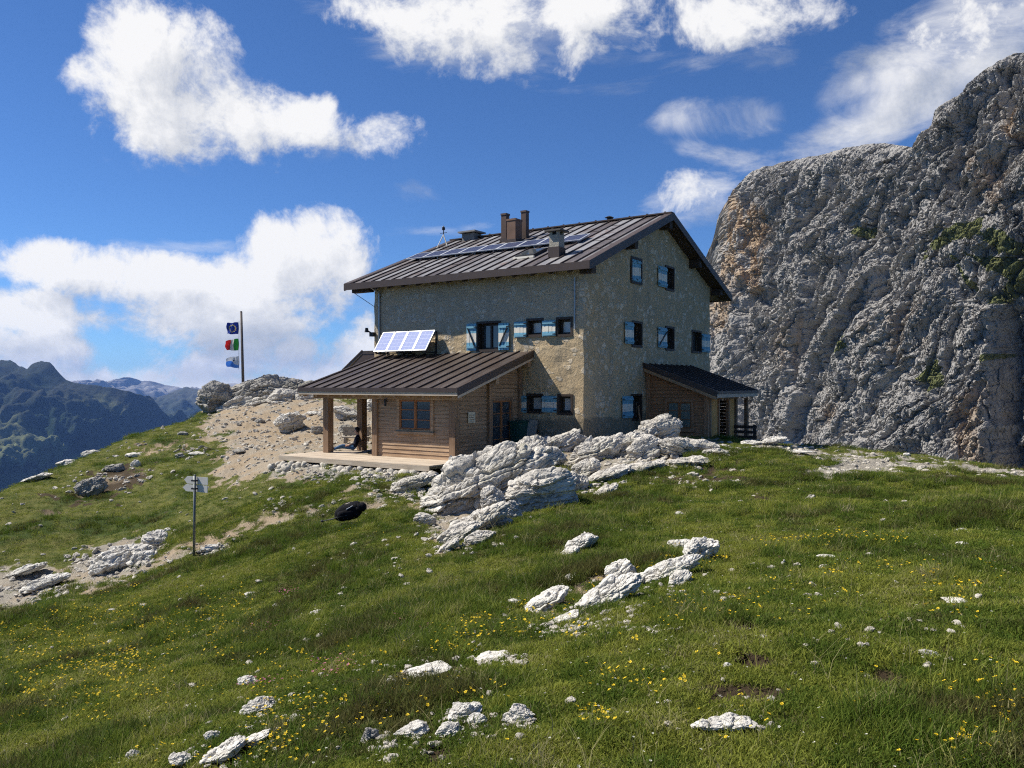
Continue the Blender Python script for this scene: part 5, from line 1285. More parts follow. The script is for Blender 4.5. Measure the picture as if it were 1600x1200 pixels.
# ---------------------------------------------------------------- person sitting on the deck against the second post, legs stretched to the left
def person():
    pos = world(-2.66, 8.22, DZ); pos.y -= .28; pos.x += .02
    v, e, r = [], [], []
    def add(p, rad, par=None):
        v.append(p); r.append(rad if isinstance(rad, tuple) else (rad, rad))
        if par is not None: e.append((par, len(v)-1))
        return len(v)-1
    # x backwards is +, legs go to -x; y towards the viewer is -
    pel = add((0, 0, .12), (.135, .12)); ab = add((.05, 0, .27), (.125, .105), pel); ch = add((.10, 0, .44), (.15, .115), ab); nb = add((.12, 0, .56), (.075, .07), ch); nk = add((.105, 0, .625), (.05, .05), nb)
    hd = add((.085, 0, .70), (.078, .085), nk); hd2 = add((.08, 0, .785), (.085, .088), hd); add((.085, 0, .845), (.06, .06), hd2)
    for sg in (-1, 1):
        hip = add((-.06, sg*.09, .10), (.085, .085), pel)
        if sg < 0: kn = add((-.42, sg*.13, .21), (.064, .064), hip); an = add((-.74, sg*.12, .07), (.045, .045), kn)
        else: kn = add((-.46, sg*.11, .14), (.064, .064), hip); an = add((-.86, sg*.10, .065), (.045, .045), kn)
        toe = add((an and v[an][0]-.05, sg*.13, .12), (.042, .042), an); add((v[an][0]-.09, sg*.15, .21), (.03, .03), toe)
        sh = add((.10, sg*.17, .505), (.062, .062), ch); el = add((.06, sg*.25, .27), (.045, .045), sh)
        wr = add((-.15, sg*.19, .215), (.030, .030), el); pm = add((-.22, sg*.175, .215), (.034, .022), wr)
        for q in range(4):
            f1 = add((-.265-.004*(q in (1, 2)), sg*(.145+.019*q), .205), .010, pm); f2 = add((-.30-.008*(q in (1, 2)), sg*(.143+.019*q), .188), .0085, f1); add((-.318-.010*(q in (1, 2)), sg*(.143+.019*q), .168), .0075, f2)
        t1 = add((-.225, sg*.135, .20), .011, pm); add((-.26, sg*.120, .185), .009, t1)
    me = bpy.data.meshes.new('person'); me.from_pydata(v, e, [])
    o = bpy.data.objects.new('person', me); COL.objects.link(o)
    sk = o.modifiers.new('skin', 'SKIN'); sk.use_smooth_shade = True
    for q, rad in zip(me.skin_vertices[0].data, r): q.radius = rad
    me.skin_vertices[0].data[0].use_root = True
    sb = o.modifiers.new('sub', 'SUBSURF'); sb.levels = 2; sb.render_levels = 2
    dg = bpy.context.evaluated_depsgraph_get(); dg.update()
    nm = bpy.data.meshes.new_from_object(o.evaluated_get(dg)); o.modifiers.clear(); o.data = nm
    co = np.array([q.co[:] for q in nm.vertices])
    for q in nm.vertices:       # face: nose, brow
        x, y, z = q.co
        if z > .66 and x < .05:
            if abs(y) < .022 and .70 < z < .755: q.co.x -= .022*(1-abs(y)/.022)
            if abs(abs(y)-.032) < .014 and .755 < z < .785: q.co.x += .008
    skin = simple('skin', (.48, .28, .19), .6, .3, .08); navy = simple('navy_top', (.016, .019, .032), .9, .1, .35, 12, 0, .01); jean = simple('blue_jeans', (.05, .11, .22), .9, .1, .35, 14, 0, .01); shoe = simple('dark_shoes', (.03, .035, .06), .7)
    nm.materials.clear()
    for m_ in (skin, navy, jean, shoe): nm.materials.append(m_)
    for p_ in nm.polygons:
        x, y, z = p_.center; i = 1
        if z > .60: i = 0
        elif x < -.17 and abs(y) > .10 and z > .16 and x > -.34 and abs(y) < .225 and z < .24 and x > -.33 and abs(y) > .115: i = 0 if x < -.165 and z > .172 else 2
        elif x < -.70 and z > .0 and (x < -.80 or y < 0 or z > .1): i = 3 if x < -.72 else 2
        elif x < -.02 and z < .30: i = 2 if z < .21 or x < -.18 else 1
        elif z < .15: i = 2
        p_.material_index = i; p_.use_smooth = True
    o.location = pos; o.rotation_euler = (0, 0, math.radians(3))
    tag(o, 'person in navy top and blue jeans sitting on the deck against a wooden post', 'person')
    # hair, long enough to cover the neck
    V = []; nu, nv = 18, 14
    for i in range(nu):
        th = math.pi*.86*i/(nu-1)
        for j in range(nv):
            a = 2*math.pi*j/nv; x = .10*math.sin(th)*math.cos(a); y = .098*math.sin(th)*math.sin(a); z = .115*math.cos(th)
            if x < -.03: z = max(z, .035); x = max(x, -.085)
            V.append((.092+x, y, .775+z))
    hr = np_mesh('hair', V, np.concatenate([[(i*nv+j, (i+1)*nv+j, (i+1)*nv+(j+1) % nv, i*nv+(j+1) % nv) for j in range(nv)] for i in range(nu-1)]), simple('dark_hair', (.018, .012, .010), .6, .3, .4, 30), o)
    ey = MB()
    for sg in (-1, 1): blob(ey, (.003, sg*.032, .768), (.010, .014, .008), 3, 6, 8)
    ey.build('eyes', [IRON], o, True)
person()
# ---------------------------------------------------------------- rocks
def cube_sphere(n):
    g = np.linspace(-1, 1, n); a, b = np.meshgrid(g, g, indexing='ij'); a = np.tan(a*math.pi/4); b = np.tan(b*math.pi/4); o = np.ones_like(a)
    V = []; Fq = []
    for k, (x, y, z) in enumerate([(o, a, b), (-o, b, a), (b, o, a), (a, -o, b), (a, b, o), (b, a, -o)]):
        p = np.stack([x, y, z], -1).reshape(-1, 3); V.append(p/np.linalg.norm(p, axis=1, keepdims=True)); Fq.append(grid_faces(n, n)+k*n*n)
    V = np.concatenate(V); Fq = np.concatenate(Fq)
    key = np.round(V*1e5).astype(np.int64); _, idx, inv = np.unique(key, axis=0, return_index=True, return_inverse=True)
    return V[idx], inv.reshape(-1)[Fq]
_CS = {n: cube_sphere(n) for n in (9, 14, 24, 44, 80, 110)}
def rock_shape(n, size, seed, tilt=0., rough=1.0):
    """boulder from a few fracture planes, then bedding cracks and pitted weathering"""
    d, Fq = _CS[n]; rng = np.random.RandomState(seed)
    k = 11; N = rng.normal(size=(k, 3)); N /= np.linalg.norm(N, axis=1, keepdims=True); h = rng.uniform(.72, 1.08, k)
    q = np.maximum(d@N.T, 1e-3)/h                           # inverse distance along each ray
    r = 1/((q**15).sum(1)+(1/1.15)**15)**(1/15)
    p = d*r[:, None]
    P = p*np.array(size)[None]
    m = float(np.mean(size)); o = seed*3.7
    s = 1.0/m
    x, y, z = P.T
    disp = .10*m*fbm(x*s*1.2+o, y*s*1.2, z*s*1.2, 2)*rough
    wx = .35*fbm(x*s*2+o, y*s*2, z*s*2, 3); wy = .35*fbm(x*s*2+o+9, y*s*2, z*s*2+5, 3)
    # fracture blocks flattened along the bedding, at three sizes, with open cracks between them
    for f, a, ck in ((1.35, .24, .075), (3.4, .085, .032), (8.0, .030, .010))[:3 if n >= 44 else 2 if n >= 24 else 1]:
        hh, ed = cells3((x*s+wx*.5)*f*.8+o, (y*s+wy*.5)*f*.8, (z*s+wx*.4)*f*1.5, int(seed) % 97)
        disp += a*m*hh*rough - ck*m*np.exp(-(ed/.09)**2)*rough
    if n >= 24:      # bedding: stacked layers, each set back or forward, open joints between
        for f, a, jw in ((2.3, .17, .10), (5.5, .07, .12))[:2 if n >= 44 else 1]:
            bz = z*s*f+.55*fbm(x*s*.9+o, y*s*.9, z*s*.9+3, 3)+.12*fbm(x*s*4+o, y*s*4, z*s*4, 2)+o; bi = np.floor(bz); bf = bz-bi
            r0 = _PERM[bi.astype(np.int64) & 255]/255.-.5; r1 = _PERM[(bi.astype(np.int64)+1) & 255]/255.-.5
            dj = np.minimum(bf, 1-bf)
            hz = np.sqrt(np.maximum(0, 1-(d[:, 2]*.9)**2))
            disp += (a*m*(r0+(r1-r0)*sst(bf, .86, 1.0)) - .45*a*m*np.exp(-(dj/jw)**2))*hz
    if n >= 24:
        disp += .030*m*ridged(x*s*5+o, y*s*5, z*s*5, 3, .6)*rough
        disp -= .10*m*np.clip(fbm(x*s*3.5+o, y*s*3.5, z*s*3.5+9, 3)-.15, 0, .5)*rough
    P = P+d*disp[:, None]
    P = P*(np.array(size)/np.abs(P).max(0))[None]
    return P, Fq
ROCKS = list(BPK)     # footprints (x, y, r) where no grass grows
def rock(px, pyb, w, h, label, seed, tilt=0., depth=.8, n=24, m_=None, sink=.30, rz=None, rough=.72, name='rock', cat='rock', group=None, D=None, back=0.0):
    p = hit(px, pyb) if D is None else Vector(((px-800)/F*D, D, (600-pyb)/F*D))
    k = p.y/F*(1.14 if n >= 24 else 1.05); sx, sz = w*k/2, h*k/2*(1+sink)
    sy = depth*sx
    V, Fq = rock_shape(n, (sx, sy, sz), seed, tilt, rough)
    c_, s_ = math.cos(tilt), math.sin(tilt)
    V = np.stack([V[:, 0]*c_+V[:, 2]*s_, V[:, 1], -V[:, 0]*s_+V[:, 2]*c_], -1)
    o = np_mesh(name, V, Fq, m_ or LIME, smooth=(n < 14))
    o.location = (p.x, p.y+sy*.55+back, p.z+h*k/2*(1-sink))
    tag(o, label, cat, group)
    ROCKS.append((p.x, p.y+sy*.55+back, max(sx*.66, .02), sy*.62))
    return o
B = 'boulder'; G1 = 'limestone outcrop in front of the hut'
def bo(px, py, w, h, *a, **k): return rock(px, py, w*1.04, h*1.06, *a, name='boulder', cat='boulder', group=G1, **k)
bo(752, 800, 205, 84, 'largest grey boulder, at the left end of the outcrop before the wooden cabin', 3, tilt=-.40, n=110, depth=.55, sink=.22)
bo(846, 796, 100, 54, 'cracked round boulder with a shaded foot in the middle of the outcrop', 14, tilt=-.15, n=80, depth=.75, sink=.3)
bo(772, 806, 40, 40, 'small boulder wedged left of the cracked round boulder', 21, tilt=-.3, n=44, depth=.8, sink=.4)
bo(800, 812, 34, 24, 'low stone at the left foot of the cracked round boulder', 22, tilt=.3, n=44, depth=.8, sink=.4)
bo(835, 742, 96, 34, 'flat slab lying on top of the cracked round boulder', 31, tilt=-.18, n=44, depth=.7, back=.7)
bo(818, 740, 84, 36, 'slanting slab above the cleft, left of the flat slab', 35, tilt=-.6, n=44, depth=.7, back=1.1)
bo(862, 722, 104, 30, 'long pale slab at the top of the outcrop below the green box', 41, tilt=-.48, n=44, depth=.6, back=1.2)
bo(898, 708, 60, 22, 'rounded block on the outcrop top below the hut corner', 44, tilt=-.3, n=44, depth=.7, back=.9)
bo(932, 726, 92, 34, 'broad grey block right of the outcrop top, below the corner of the hut', 47, tilt=-.4, n=44, depth=.6, back=.6)
bo(978, 716, 96, 32, 'mid sized pale block between the broad grey block and the high end block', 52, tilt=-.3, n=44, depth=.7, back=.6)
bo(1030, 698, 84, 38, 'highest pale block at the right end of the outcrop', 57, tilt=-.3, n=80, depth=.7, back=.5)
bo(1010, 716, 50, 28, 'block at the foot of the highest pale block', 58, tilt=-.3, n=44, depth=.8)
bo(1060, 712, 60, 24, 'broken block on the right shoulder of the outcrop', 61, tilt=.3, n=44, depth=.8)
bo(1096, 706, 64, 16, 'low flat rock at the far right of the outcrop by the porch', 63, tilt=.15, n=44, sink=.4)
bo(1080, 728, 70, 12, 'flat ledge in the turf at the right end of the outcrop', 66, n=44, sink=.5)
bo(1122, 712, 40, 9, 'small flat ledge beyond the far right rock of the outcrop', 68, n=24, sink=.5)
bo(918, 746, 48, 22, 'knobbly stone right of the cracked round boulder', 67, tilt=-.3, n=44)
bo(956, 750, 70, 14, 'flat stone in turf below the broad grey block', 71, tilt=-.3, n=44, sink=.5)
bo(902, 768, 34, 26, 'small stone at the right foot of the cracked round boulder', 73, n=44, tilt=-.3)
bo(1000, 738, 84, 12, 'pale ledge in the turf below the mid sized block', 74, tilt=-.2, n=44, sink=.5)
bo(950, 772, 40, 10, 'narrow pale ledge below the flat stone in turf', 76, tilt=-.5, n=24, sink=.5)
bo(745, 834, 108, 30, 'sloping slab in the grass below the largest boulder', 79, tilt=-.6, n=80, depth=.9, sink=.5)
bo(716, 846, 70, 20, 'lower sloping slab with mossy top below the largest boulder', 83, tilt=-.5, n=44, sink=.5)
bo(752, 848, 48, 15, 'bright stone at the lower end of the sloping slabs', 87, tilt=-.25, n=44, sink=.4)
bo(778, 822, 40, 11, 'small bright stone right of the sloping slabs', 89, tilt=-.1, n=24, sink=.4)
bo(702, 860, 40, 12, 'lowest stone of the sloping slabs', 91, tilt=-.5, n=24, sink=.4)
bo(664, 818, 32, 14, 'mossy stone left of the sloping slabs', 93, n=24, sink=.4)
bo(636, 764, 80, 15, 'low grey rock in the gravel left of the largest boulder', 95, tilt=-.3, n=44, sink=.6)
def rk(px, py, w, h, *a, **k):
    k.setdefault('m_', LIME_W); k.setdefault('sink', .42)
    return rock(px, py, w*1.12, h*.74, *a, **k)
rk(912, 858, 52, 26, 'pale tilted rock alone in the grass below the outcrop', 101, tilt=-.45, n=44, sink=.3)
rk(888, 872, 34, 16, 'small low rock left of the pale tilted rock', 103, tilt=-.5, n=24)
rk(1096, 878, 54, 46, 'upright white rock at the top of the long white ledge', 107, tilt=-.5, n=44, depth=.6, sink=.25)
rk(1065, 856, 40, 14, 'flat white rock left of the upright white rock', 109, tilt=-.1, n=24)
rk(1046, 908, 96, 40, 'long white ledge of rock in the middle of the meadow', 113, tilt=-.42, n=80, depth=.5, sink=.3)
rk(1066, 915, 34, 26, 'white block at the lower side of the long white ledge', 115, tilt=-.6, n=24)
rk(950, 944, 100, 40, 'cracked white ledge left of the long white ledge', 119, tilt=-.55, n=80, depth=.5, sink=.3)
rk(968, 905, 40, 34, 'tilted white rock at the top of the cracked white ledge', 121, tilt=-.7, n=44)
rk(988, 918, 44, 22, 'white stone between the two white ledges', 123, tilt=-.5, n=24)
rk(850, 952, 72, 26, 'low white slab left of the cracked white ledge', 127, tilt=-.5, n=44, sink=.35)
rk(886, 972, 40, 14, 'thin white stone below the low white slab', 129, tilt=-.4, n=24)
rk(892, 906, 22, 10, 'small white stone above the cracked white ledge', 131, tilt=-.4, n=24)
rk(722, 1128, 50, 34, 'peaked grey white rock in the near grass', 137, tilt=-.2, n=44, sink=.3)
rk(746, 1136, 28, 22, 'small pale rock joined to the right of the peaked rock', 138, n=24)
rk(700, 1152, 36, 24, 'low rock below the peaked grey white rock', 139, tilt=-.4, n=44)
rk(642, 1156, 46, 26, 'flat topped pale rock left of the peaked rock', 143, tilt=-.2, n=44)
rk(815, 1132, 40, 32, 'grey rock with shaded right side in the near grass', 149, tilt=.1, n=44)
rk(794, 1132, 18, 22, 'small stone left of the grey rock with shaded side', 151, n=24)
rk(1136, 1146, 84, 28, 'long low white rock in the near grass', 157, tilt=-.05, n=44, depth=.5, sink=.3)
rk(1146, 1136, 34, 22, 'round knob on the long low white rock', 158, n=24)
rk(402, 1118, 48, 30, 'round pale rock among yellow flowers', 163, tilt=-.2, n=44)
rk(458, 1130, 22, 14, 'small white rock right of the round pale rock', 167, n=24)
rk(384, 1072, 26, 16, 'small white rock above the round pale rock', 169, n=24)
rk(330, 1158, 22, 18, 'small white rock below the round pale rock', 170, n=24)
rk(345, 1188, 66, 24, 'long grey rock slanting at the lower left', 173, tilt=-.5, n=44)
rk(395, 1166, 46, 18, 'narrow pale rock continuing the long grey rock', 174, tilt=-.5, n=24)
rk(280, 1196, 34, 20, 'pale rock at the bottom edge among yellow flowers', 179, n=24)
rk(208, 1192, 20, 24, 'narrow tilted slab at the bottom left edge', 181, tilt=-.8, n=24)
rk(576, 1164, 22, 34, 'dark narrow tilted stone in the near grass', 183, tilt=.6, n=24, m_=LIME_D)
rk(594, 1176, 14, 12, 'tiny white stone right of the dark narrow stone', 185, n=14)
rk(607, 1116, 18, 12, 'tiny white stone above the dark narrow stone', 187, n=14)
rk(668, 1056, 60, 12, 'string of flat stones in the near meadow', 191, tilt=-.15, n=24)
rk(612, 1072, 18, 14, 'small stone left of the flat string of stones', 192, n=14)
rk(770, 1032, 50, 10, 'flat pale stone below the cracked white ledge', 193, tilt=-.15, n=24)
rk(1120, 1012, 14, 8, 'tiny pale stone in the right meadow', 194, n=14)
rk(1456, 1028, 30, 12, 'pale stone beside a dark bare patch in the right meadow', 197, tilt=.2, n=24)
rk(1138, 1046, 12, 12, 'small pale stone beside the middle bare patch', 198, n=14)
rk(1294, 874, 26, 8, 'thin flat stone in the right meadow', 199, n=14)
rk(1506, 832, 20, 8, 'white stone high in the right meadow', 201, n=14)
rk(1506, 852, 16, 6, 'small flat stone under the white stone high in the right meadow', 203, n=14)
rk(1494, 942, 40, 8, 'long thin stone flush in the right meadow', 205, n=14)
rk(1224, 884, 8, 12, 'tiny upright stone in the right meadow', 207, n=14)
rk(1062, 806, 14, 8, 'tiny stone in the grass below the right end of the outcrop', 208, n=14)
rk(805, 944, 22, 10, 'small reddish stone in the tall grass', 209, n=14)
rk(494, 960, 18, 9, 'small pale stone right of the pink flowers', 211, n=14)
rk(436, 950, 24, 8, 'flat pale stone left of the pink flowers', 213, n=14)
rk(328, 972, 20, 8, 'oval pale stone in the flowery slope', 215, tilt=-.2, n=14)
rk(272, 982, 30, 8, 'thin slanting stone in the flowery slope', 217, tilt=-.4, n=14)
rk(388, 932, 16, 8, 'white stone above the oval pale stone', 219, n=14)
rk(174, 956, 10, 6, 'tiny white stone in the lower left slope', 220, n=14)
rk(133, 776, 44, 32, 'dark grey boulder on the left slope', 223, tilt=-.35, n=44, m_=LIME_D, sink=.2)
rk(242, 856, 42, 30, 'white rock left of the signpost', 227, tilt=.3, n=44, sink=.2)
rk(178, 892, 84, 44, 'sloping grey slab below the white rock left of the signpost', 229, tilt=-.4, n=80, depth=.9, sink=.55, rough=.7)
rk(215, 880, 40, 24, 'grey stone at the upper end of the sloping slab', 231, tilt=-.3, n=24)
rk(60, 922, 64, 20, 'ribbed grey rock beside the trail at the left edge', 233, tilt=-.3, n=44, sink=.4)
rk(28, 900, 60, 16, 'flat grey rock above the ribbed rock at the left edge', 235, tilt=-.3, n=44, sink=.4)
rk(327, 862, 26, 12, 'pale stone right of the signpost foot', 237, tilt=-.2, n=24)
rk(175, 736, 26, 14, 'grey stone in the earthy bank of the left slope', 239, n=24, m_=LIME_D)
rk(210, 730, 16, 14, 'pale stone beside the grey stone in the earthy bank', 241, n=24)
rk(280, 716, 16, 10, 'small grey stone near the left brow', 243, n=24, m_=LIME_D)
rk(306, 712, 24, 8, 'flat pale stone near the gravel yard', 245, n=14)
rk(208, 714, 26, 8, 'pale stones on the left brow', 247, n=14)
rk(262, 830, 12, 6, 'tiny white stone above the white rock left of the signpost', 249, n=14)
rk(140, 693, 30, 10, 'low rock on the skyline of the left slope', 251, n=24)
rk(100, 728, 30, 12, 'small rock on the skyline left of the dark boulder', 253, n=24)
rk(52, 752, 40, 10, 'long flat rock on the left skyline', 255, tilt=-.3, n=24)
rk(284, 680, 14, 8, 'dark stone on the skyline below the knoll', 257, n=14, m_=LIME_D)
# the knoll with the flagpole
K = 'rocks of the flagpole knoll'
def kn(px, py, w, h, *a, **k): return rock(px, py, w*1.25, h*1.35, *a, name='boulder', cat='boulder', group=K, m_=k.pop('m_', LIME_D), **k)
kn(334, 650, 46, 36, 'dark overhanging boulder at the left end of the flagpole knoll', 261, tilt=.15, n=44, D=52, sink=.1)
kn(385, 642, 90, 36, 'broad grey boulder under the flagpole', 263, tilt=-.2, n=80, D=53, sink=.3)
kn(428, 628, 86, 30, 'highest grey rock right of the flagpole', 267, tilt=-.1, n=80, D=53, sink=.3)
kn(366, 650, 60, 22, 'pale slab below the flagpole', 269, tilt=-.3, n=44, D=51.5, m_=LIME)
kn(446, 640, 46, 22, 'smooth pale boulder at the right of the knoll', 271, tilt=.0, n=44, D=50, m_=LIME)
kn(405, 640, 46, 16, 'pale ledge between flagpole and smooth pale boulder', 273, tilt=-.3, n=44, D=51.2, m_=LIME)
kn(476, 632, 26, 14, 'small boulder right of the smooth pale boulder', 275, n=24, D=50, m_=LIME)
kn(494, 630, 22, 12, 'small boulder nearest the lean-to roof corner', 277, n=24, D=50, m_=LIME)
rk(446, 676, 42, 36, 'upright pale rock in the sandy yard', 281, tilt=-.25, n=44, sink=.2)
rk(405, 660, 14, 8, 'small grey stone left of the upright pale rock', 283, n=14, m_=LIME_D)
rk(396, 656, 9, 5, 'tiny dark stone on the sandy slope', 284, n=14, m_=LIME_D)
rk(536, 656, 34, 24, 'pale boulder behind the front porch post', 285, tilt=.2, n=44, sink=.2)
rk(494, 677, 18, 14, 'grey pointed stone left of the front porch post', 287, n=24, m_=LIME_D)
rk(540, 674, 22, 14, 'grey stone behind the bench', 289, n=24, m_=LIME_D)
rk(490, 648, 20, 8, 'flat tan stone in the upper yard', 291, n=14)
rk(470, 655, 14, 10, 'brown stone right of the upright pale rock', 292, n=14)
rk(580, 640, 22, 20, 'rock by the hut corner behind the second post', 293, n=24)
rk(372, 707, 18, 7, 'grey stone in the gravel path', 295, n=14, m_=LIME_D)
rk(1213, 694, 36, 14, 'white rock on the brow right of the fence', 297, tilt=-.1, n=44, sink=.2)
rk(1178, 694, 28, 7, 'flat white rock below the fence', 299, n=24)
rk(1232, 694, 14, 7, 'small white rock at the right end of the brow rock', 301, n=14)
rk(1250, 708, 40, 5, 'row of flat stones on the right gravel', 303, n=14)
rk(1418, 712, 10, 5, 'tiny stone on the skyline of the gravel path', 305, n=14)

# ---------------------------------------------------------------- scattered stuff: grass, gravel, flowers
def scatter(name, tpls, pts, rot, scl, pick, tone, mats, label=None):
    """one object: the tuft shapes and the spots they grow on; nodes place a tuft at each spot"""
    V = []; Fs = []; tid = []; mi = []
    for i, (tv, tf, tm) in enumerate(tpls):
        k = len(V); V += list(tv); Fs += [tuple(k+q for q in f) for f in tf]; mi += list(tm); tid += [i]*len(tv)
    n0 = len(V); V = np.concatenate([np.array(V, float), pts]); tid = np.concatenate([tid, -np.ones(len(pts))]).astype(np.int32)
    me = bpy.data.meshes.new(name); me.from_pydata(V.tolist(), [], Fs)
    for p_, i in zip(me.polygons, mi): p_.material_index = i
    z0 = np.zeros(n0)
    me.attributes.new('tid', 'INT', 'POINT').data.foreach_set('value', tid)
    me.attributes.new('pick', 'INT', 'POINT').data.foreach_set('value', np.concatenate([z0, pick]).astype(np.int32))
    me.attributes.new('tone', 'FLOAT', 'POINT').data.foreach_set('value', np.concatenate([z0, tone]).astype(np.float32))
    me.attributes.new('rot', 'FLOAT_VECTOR', 'POINT').data.foreach_set('vector', np.concatenate([np.zeros((n0, 3)), rot]).astype(np.float32).ravel())
    me.attributes.new('scl', 'FLOAT_VECTOR', 'POINT').data.foreach_set('vector', np.concatenate([np.ones((n0, 3)), scl]).astype(np.float32).ravel())
    o = link_mesh(name, me, mats); tag(o, label, kind='stuff')
    g = bpy.data.node_groups.new(name, 'GeometryNodeTree'); g.interface.new_socket('Geometry', in_out='INPUT', socket_type='NodeSocketGeometry'); g.interface.new_socket('Geometry', in_out='OUTPUT', socket_type='NodeSocketGeometry')
    N, L = g.nodes, g.links; gi = N.new('NodeGroupInput'); go = N.new('NodeGroupOutput')
    def na(nm, ty): a = N.new('GeometryNodeInputNamedAttribute'); a.data_type = ty; a.inputs['Name'].default_value = nm; return a.outputs[0]
    t = na('tid', 'INT'); cmp_ = N.new('FunctionNodeCompare'); cmp_.data_type = 'INT'; cmp_.operation = 'GREATER_EQUAL'
    ii = [s_ for s_ in cmp_.inputs if s_.type == 'INT']; L.new(t, ii[0]); ii[1].default_value = 0
    sep = N.new('GeometryNodeSeparateGeometry'); sep.domain = 'POINT'; L.new(gi.outputs[0], sep.inputs[0]); L.new(cmp_.outputs[0], sep.inputs['Selection'])
    sp_ = N.new('GeometryNodeSplitToInstances'); sp_.domain = 'POINT'; L.new(sep.outputs[0], sp_.inputs[0]); L.new(na('tid', 'INT'), sp_.inputs['Group ID'])
    ip = N.new('GeometryNodeInstanceOnPoints'); L.new(sep.outputs[1], ip.inputs['Points']); L.new(sp_.outputs[0], ip.inputs['Instance']); ip.inputs['Pick Instance'].default_value = True
    L.new(na('pick', 'INT'), ip.inputs['Instance Index']); L.new(na('rot', 'FLOAT_VECTOR'), ip.inputs['Rotation']); L.new(na('scl', 'FLOAT_VECTOR'), ip.inputs['Scale'])
    L.new(ip.outputs[0], go.inputs[0])
    md = o.modifiers.new('scatter', 'NODES'); md.node_group = g
    return o
def blade(rng, x, y, h, lean, wd):
    a = rng.uniform(0, 2*math.pi); b = rng.uniform(0, math.pi); dx, dy = math.cos(a), math.sin(a); wx, wy = math.cos(b)*wd/2, math.sin(b)*wd/2
    p = []
    for f, wf in ((0, 1.), (.45, .85), (.8, .5)):
        o = lean*h*f*f; p += [(x+dx*o-wx*wf, y+dy*o-wy*wf, h*f*(1-.25*lean*f)), (x+dx*o+wx*wf, y+dy*o+wy*wf, h*f*(1-.25*lean*f))]
    o = lean*h; p.append((x+dx*o, y+dy*o, h*(1-.25*lean)))
    return p, [(0, 1, 3, 2), (2, 3, 5, 4), (4, 5, 6)]
def tuft(seed, n, rad, hmin, hmax, wd, lean=.7):
    rng = random.Random(seed); V = []; Fs = []; M = []
    for i in range(n):
        r = rad*math.sqrt(rng.random()); a = rng.uniform(0, 6.283); p, f = blade(rng, r*math.cos(a), r*math.sin(a), rng.uniform(hmin, hmax), rng.uniform(.2, 1)*lean, wd*rng.uniform(.7, 1.2))
        k = len(V); V += p; Fs += [tuple(k+q for q in t) for t in f]; M += [0]*len(f)
    return V, Fs, M
def grass_mat():
    k = Mat('grass_blades', .8, .15)
    t = k.attr('tone', 'INSTANCER'); r = k.rnd()
    c = k.mix(k.step(t, .0, 1.0), (.066, .116, .012), (.255, .268, .042)); c = k.mix(k.step(t, -.05, -.55), c, (.085, .07, .026)); c = k.mix(k.step(t, 1.1, 1.9), c, (.36, .31, .16))
    c = k.mix(k.math('MULTIPLY', r, .5), c, (.12, .155, .025))
    k.color(c); tr = k.N.new('ShaderNodeBsdfTranslucent'); k.L.new(c, tr.inputs[0]); mx = k.N.new('ShaderNodeMixShader'); mx.inputs[0].default_value = .40
    k.L.new(k.b.outputs[0], mx.inputs[1]); k.L.new(tr.outputs[0], mx.inputs[2]); k.L.new(mx.outputs[0], k.N['Material Output'].inputs[0]); return k.m
_rs = np.random.RandomState(3)
def ground_points(n, rmin, rmax, az0=-36, az1=36, power=1.0):
    a = np.radians(_rs.uniform(az0, az1, n)); u = _rs.rand(n)
    r = np.exp(np.log(rmin)+u*(np.log(rmax)-np.log(rmin))) if power == 1.0 else (rmin**power+u*(rmax**power-rmin**power))**(1/power)
    return r*np.sin(a), r*np.cos(a), r
def not_on_rock(x, y):
    ok = np.ones(len(x), bool)
    for rx, ry, a, b in ROCKS: ok &= ((x-rx)/a)**2+((y-ry)/max(b, .02))**2 > 1
    # outside the hut, deck and porch
    s = (x-P0[0])*U2[0]+(y-P0[1])*U2[1]; t = (x-P0[0])*U1[0]+(y-P0[1])*U1[1]
    ok &= ~((s > -.1) & (s < 12.4) & (t > -.1) & (t < 9.9)); ok &= ~((s > -5.7) & (s < 0) & (t > 2.1) & (t < 9.1)); ok &= ~((s > 5) & (s < 9) & (t > -2.9) & (t < 0))
    return ok
def pxpy(x, y, z): return 800+F*x/y, 600-F*z/y
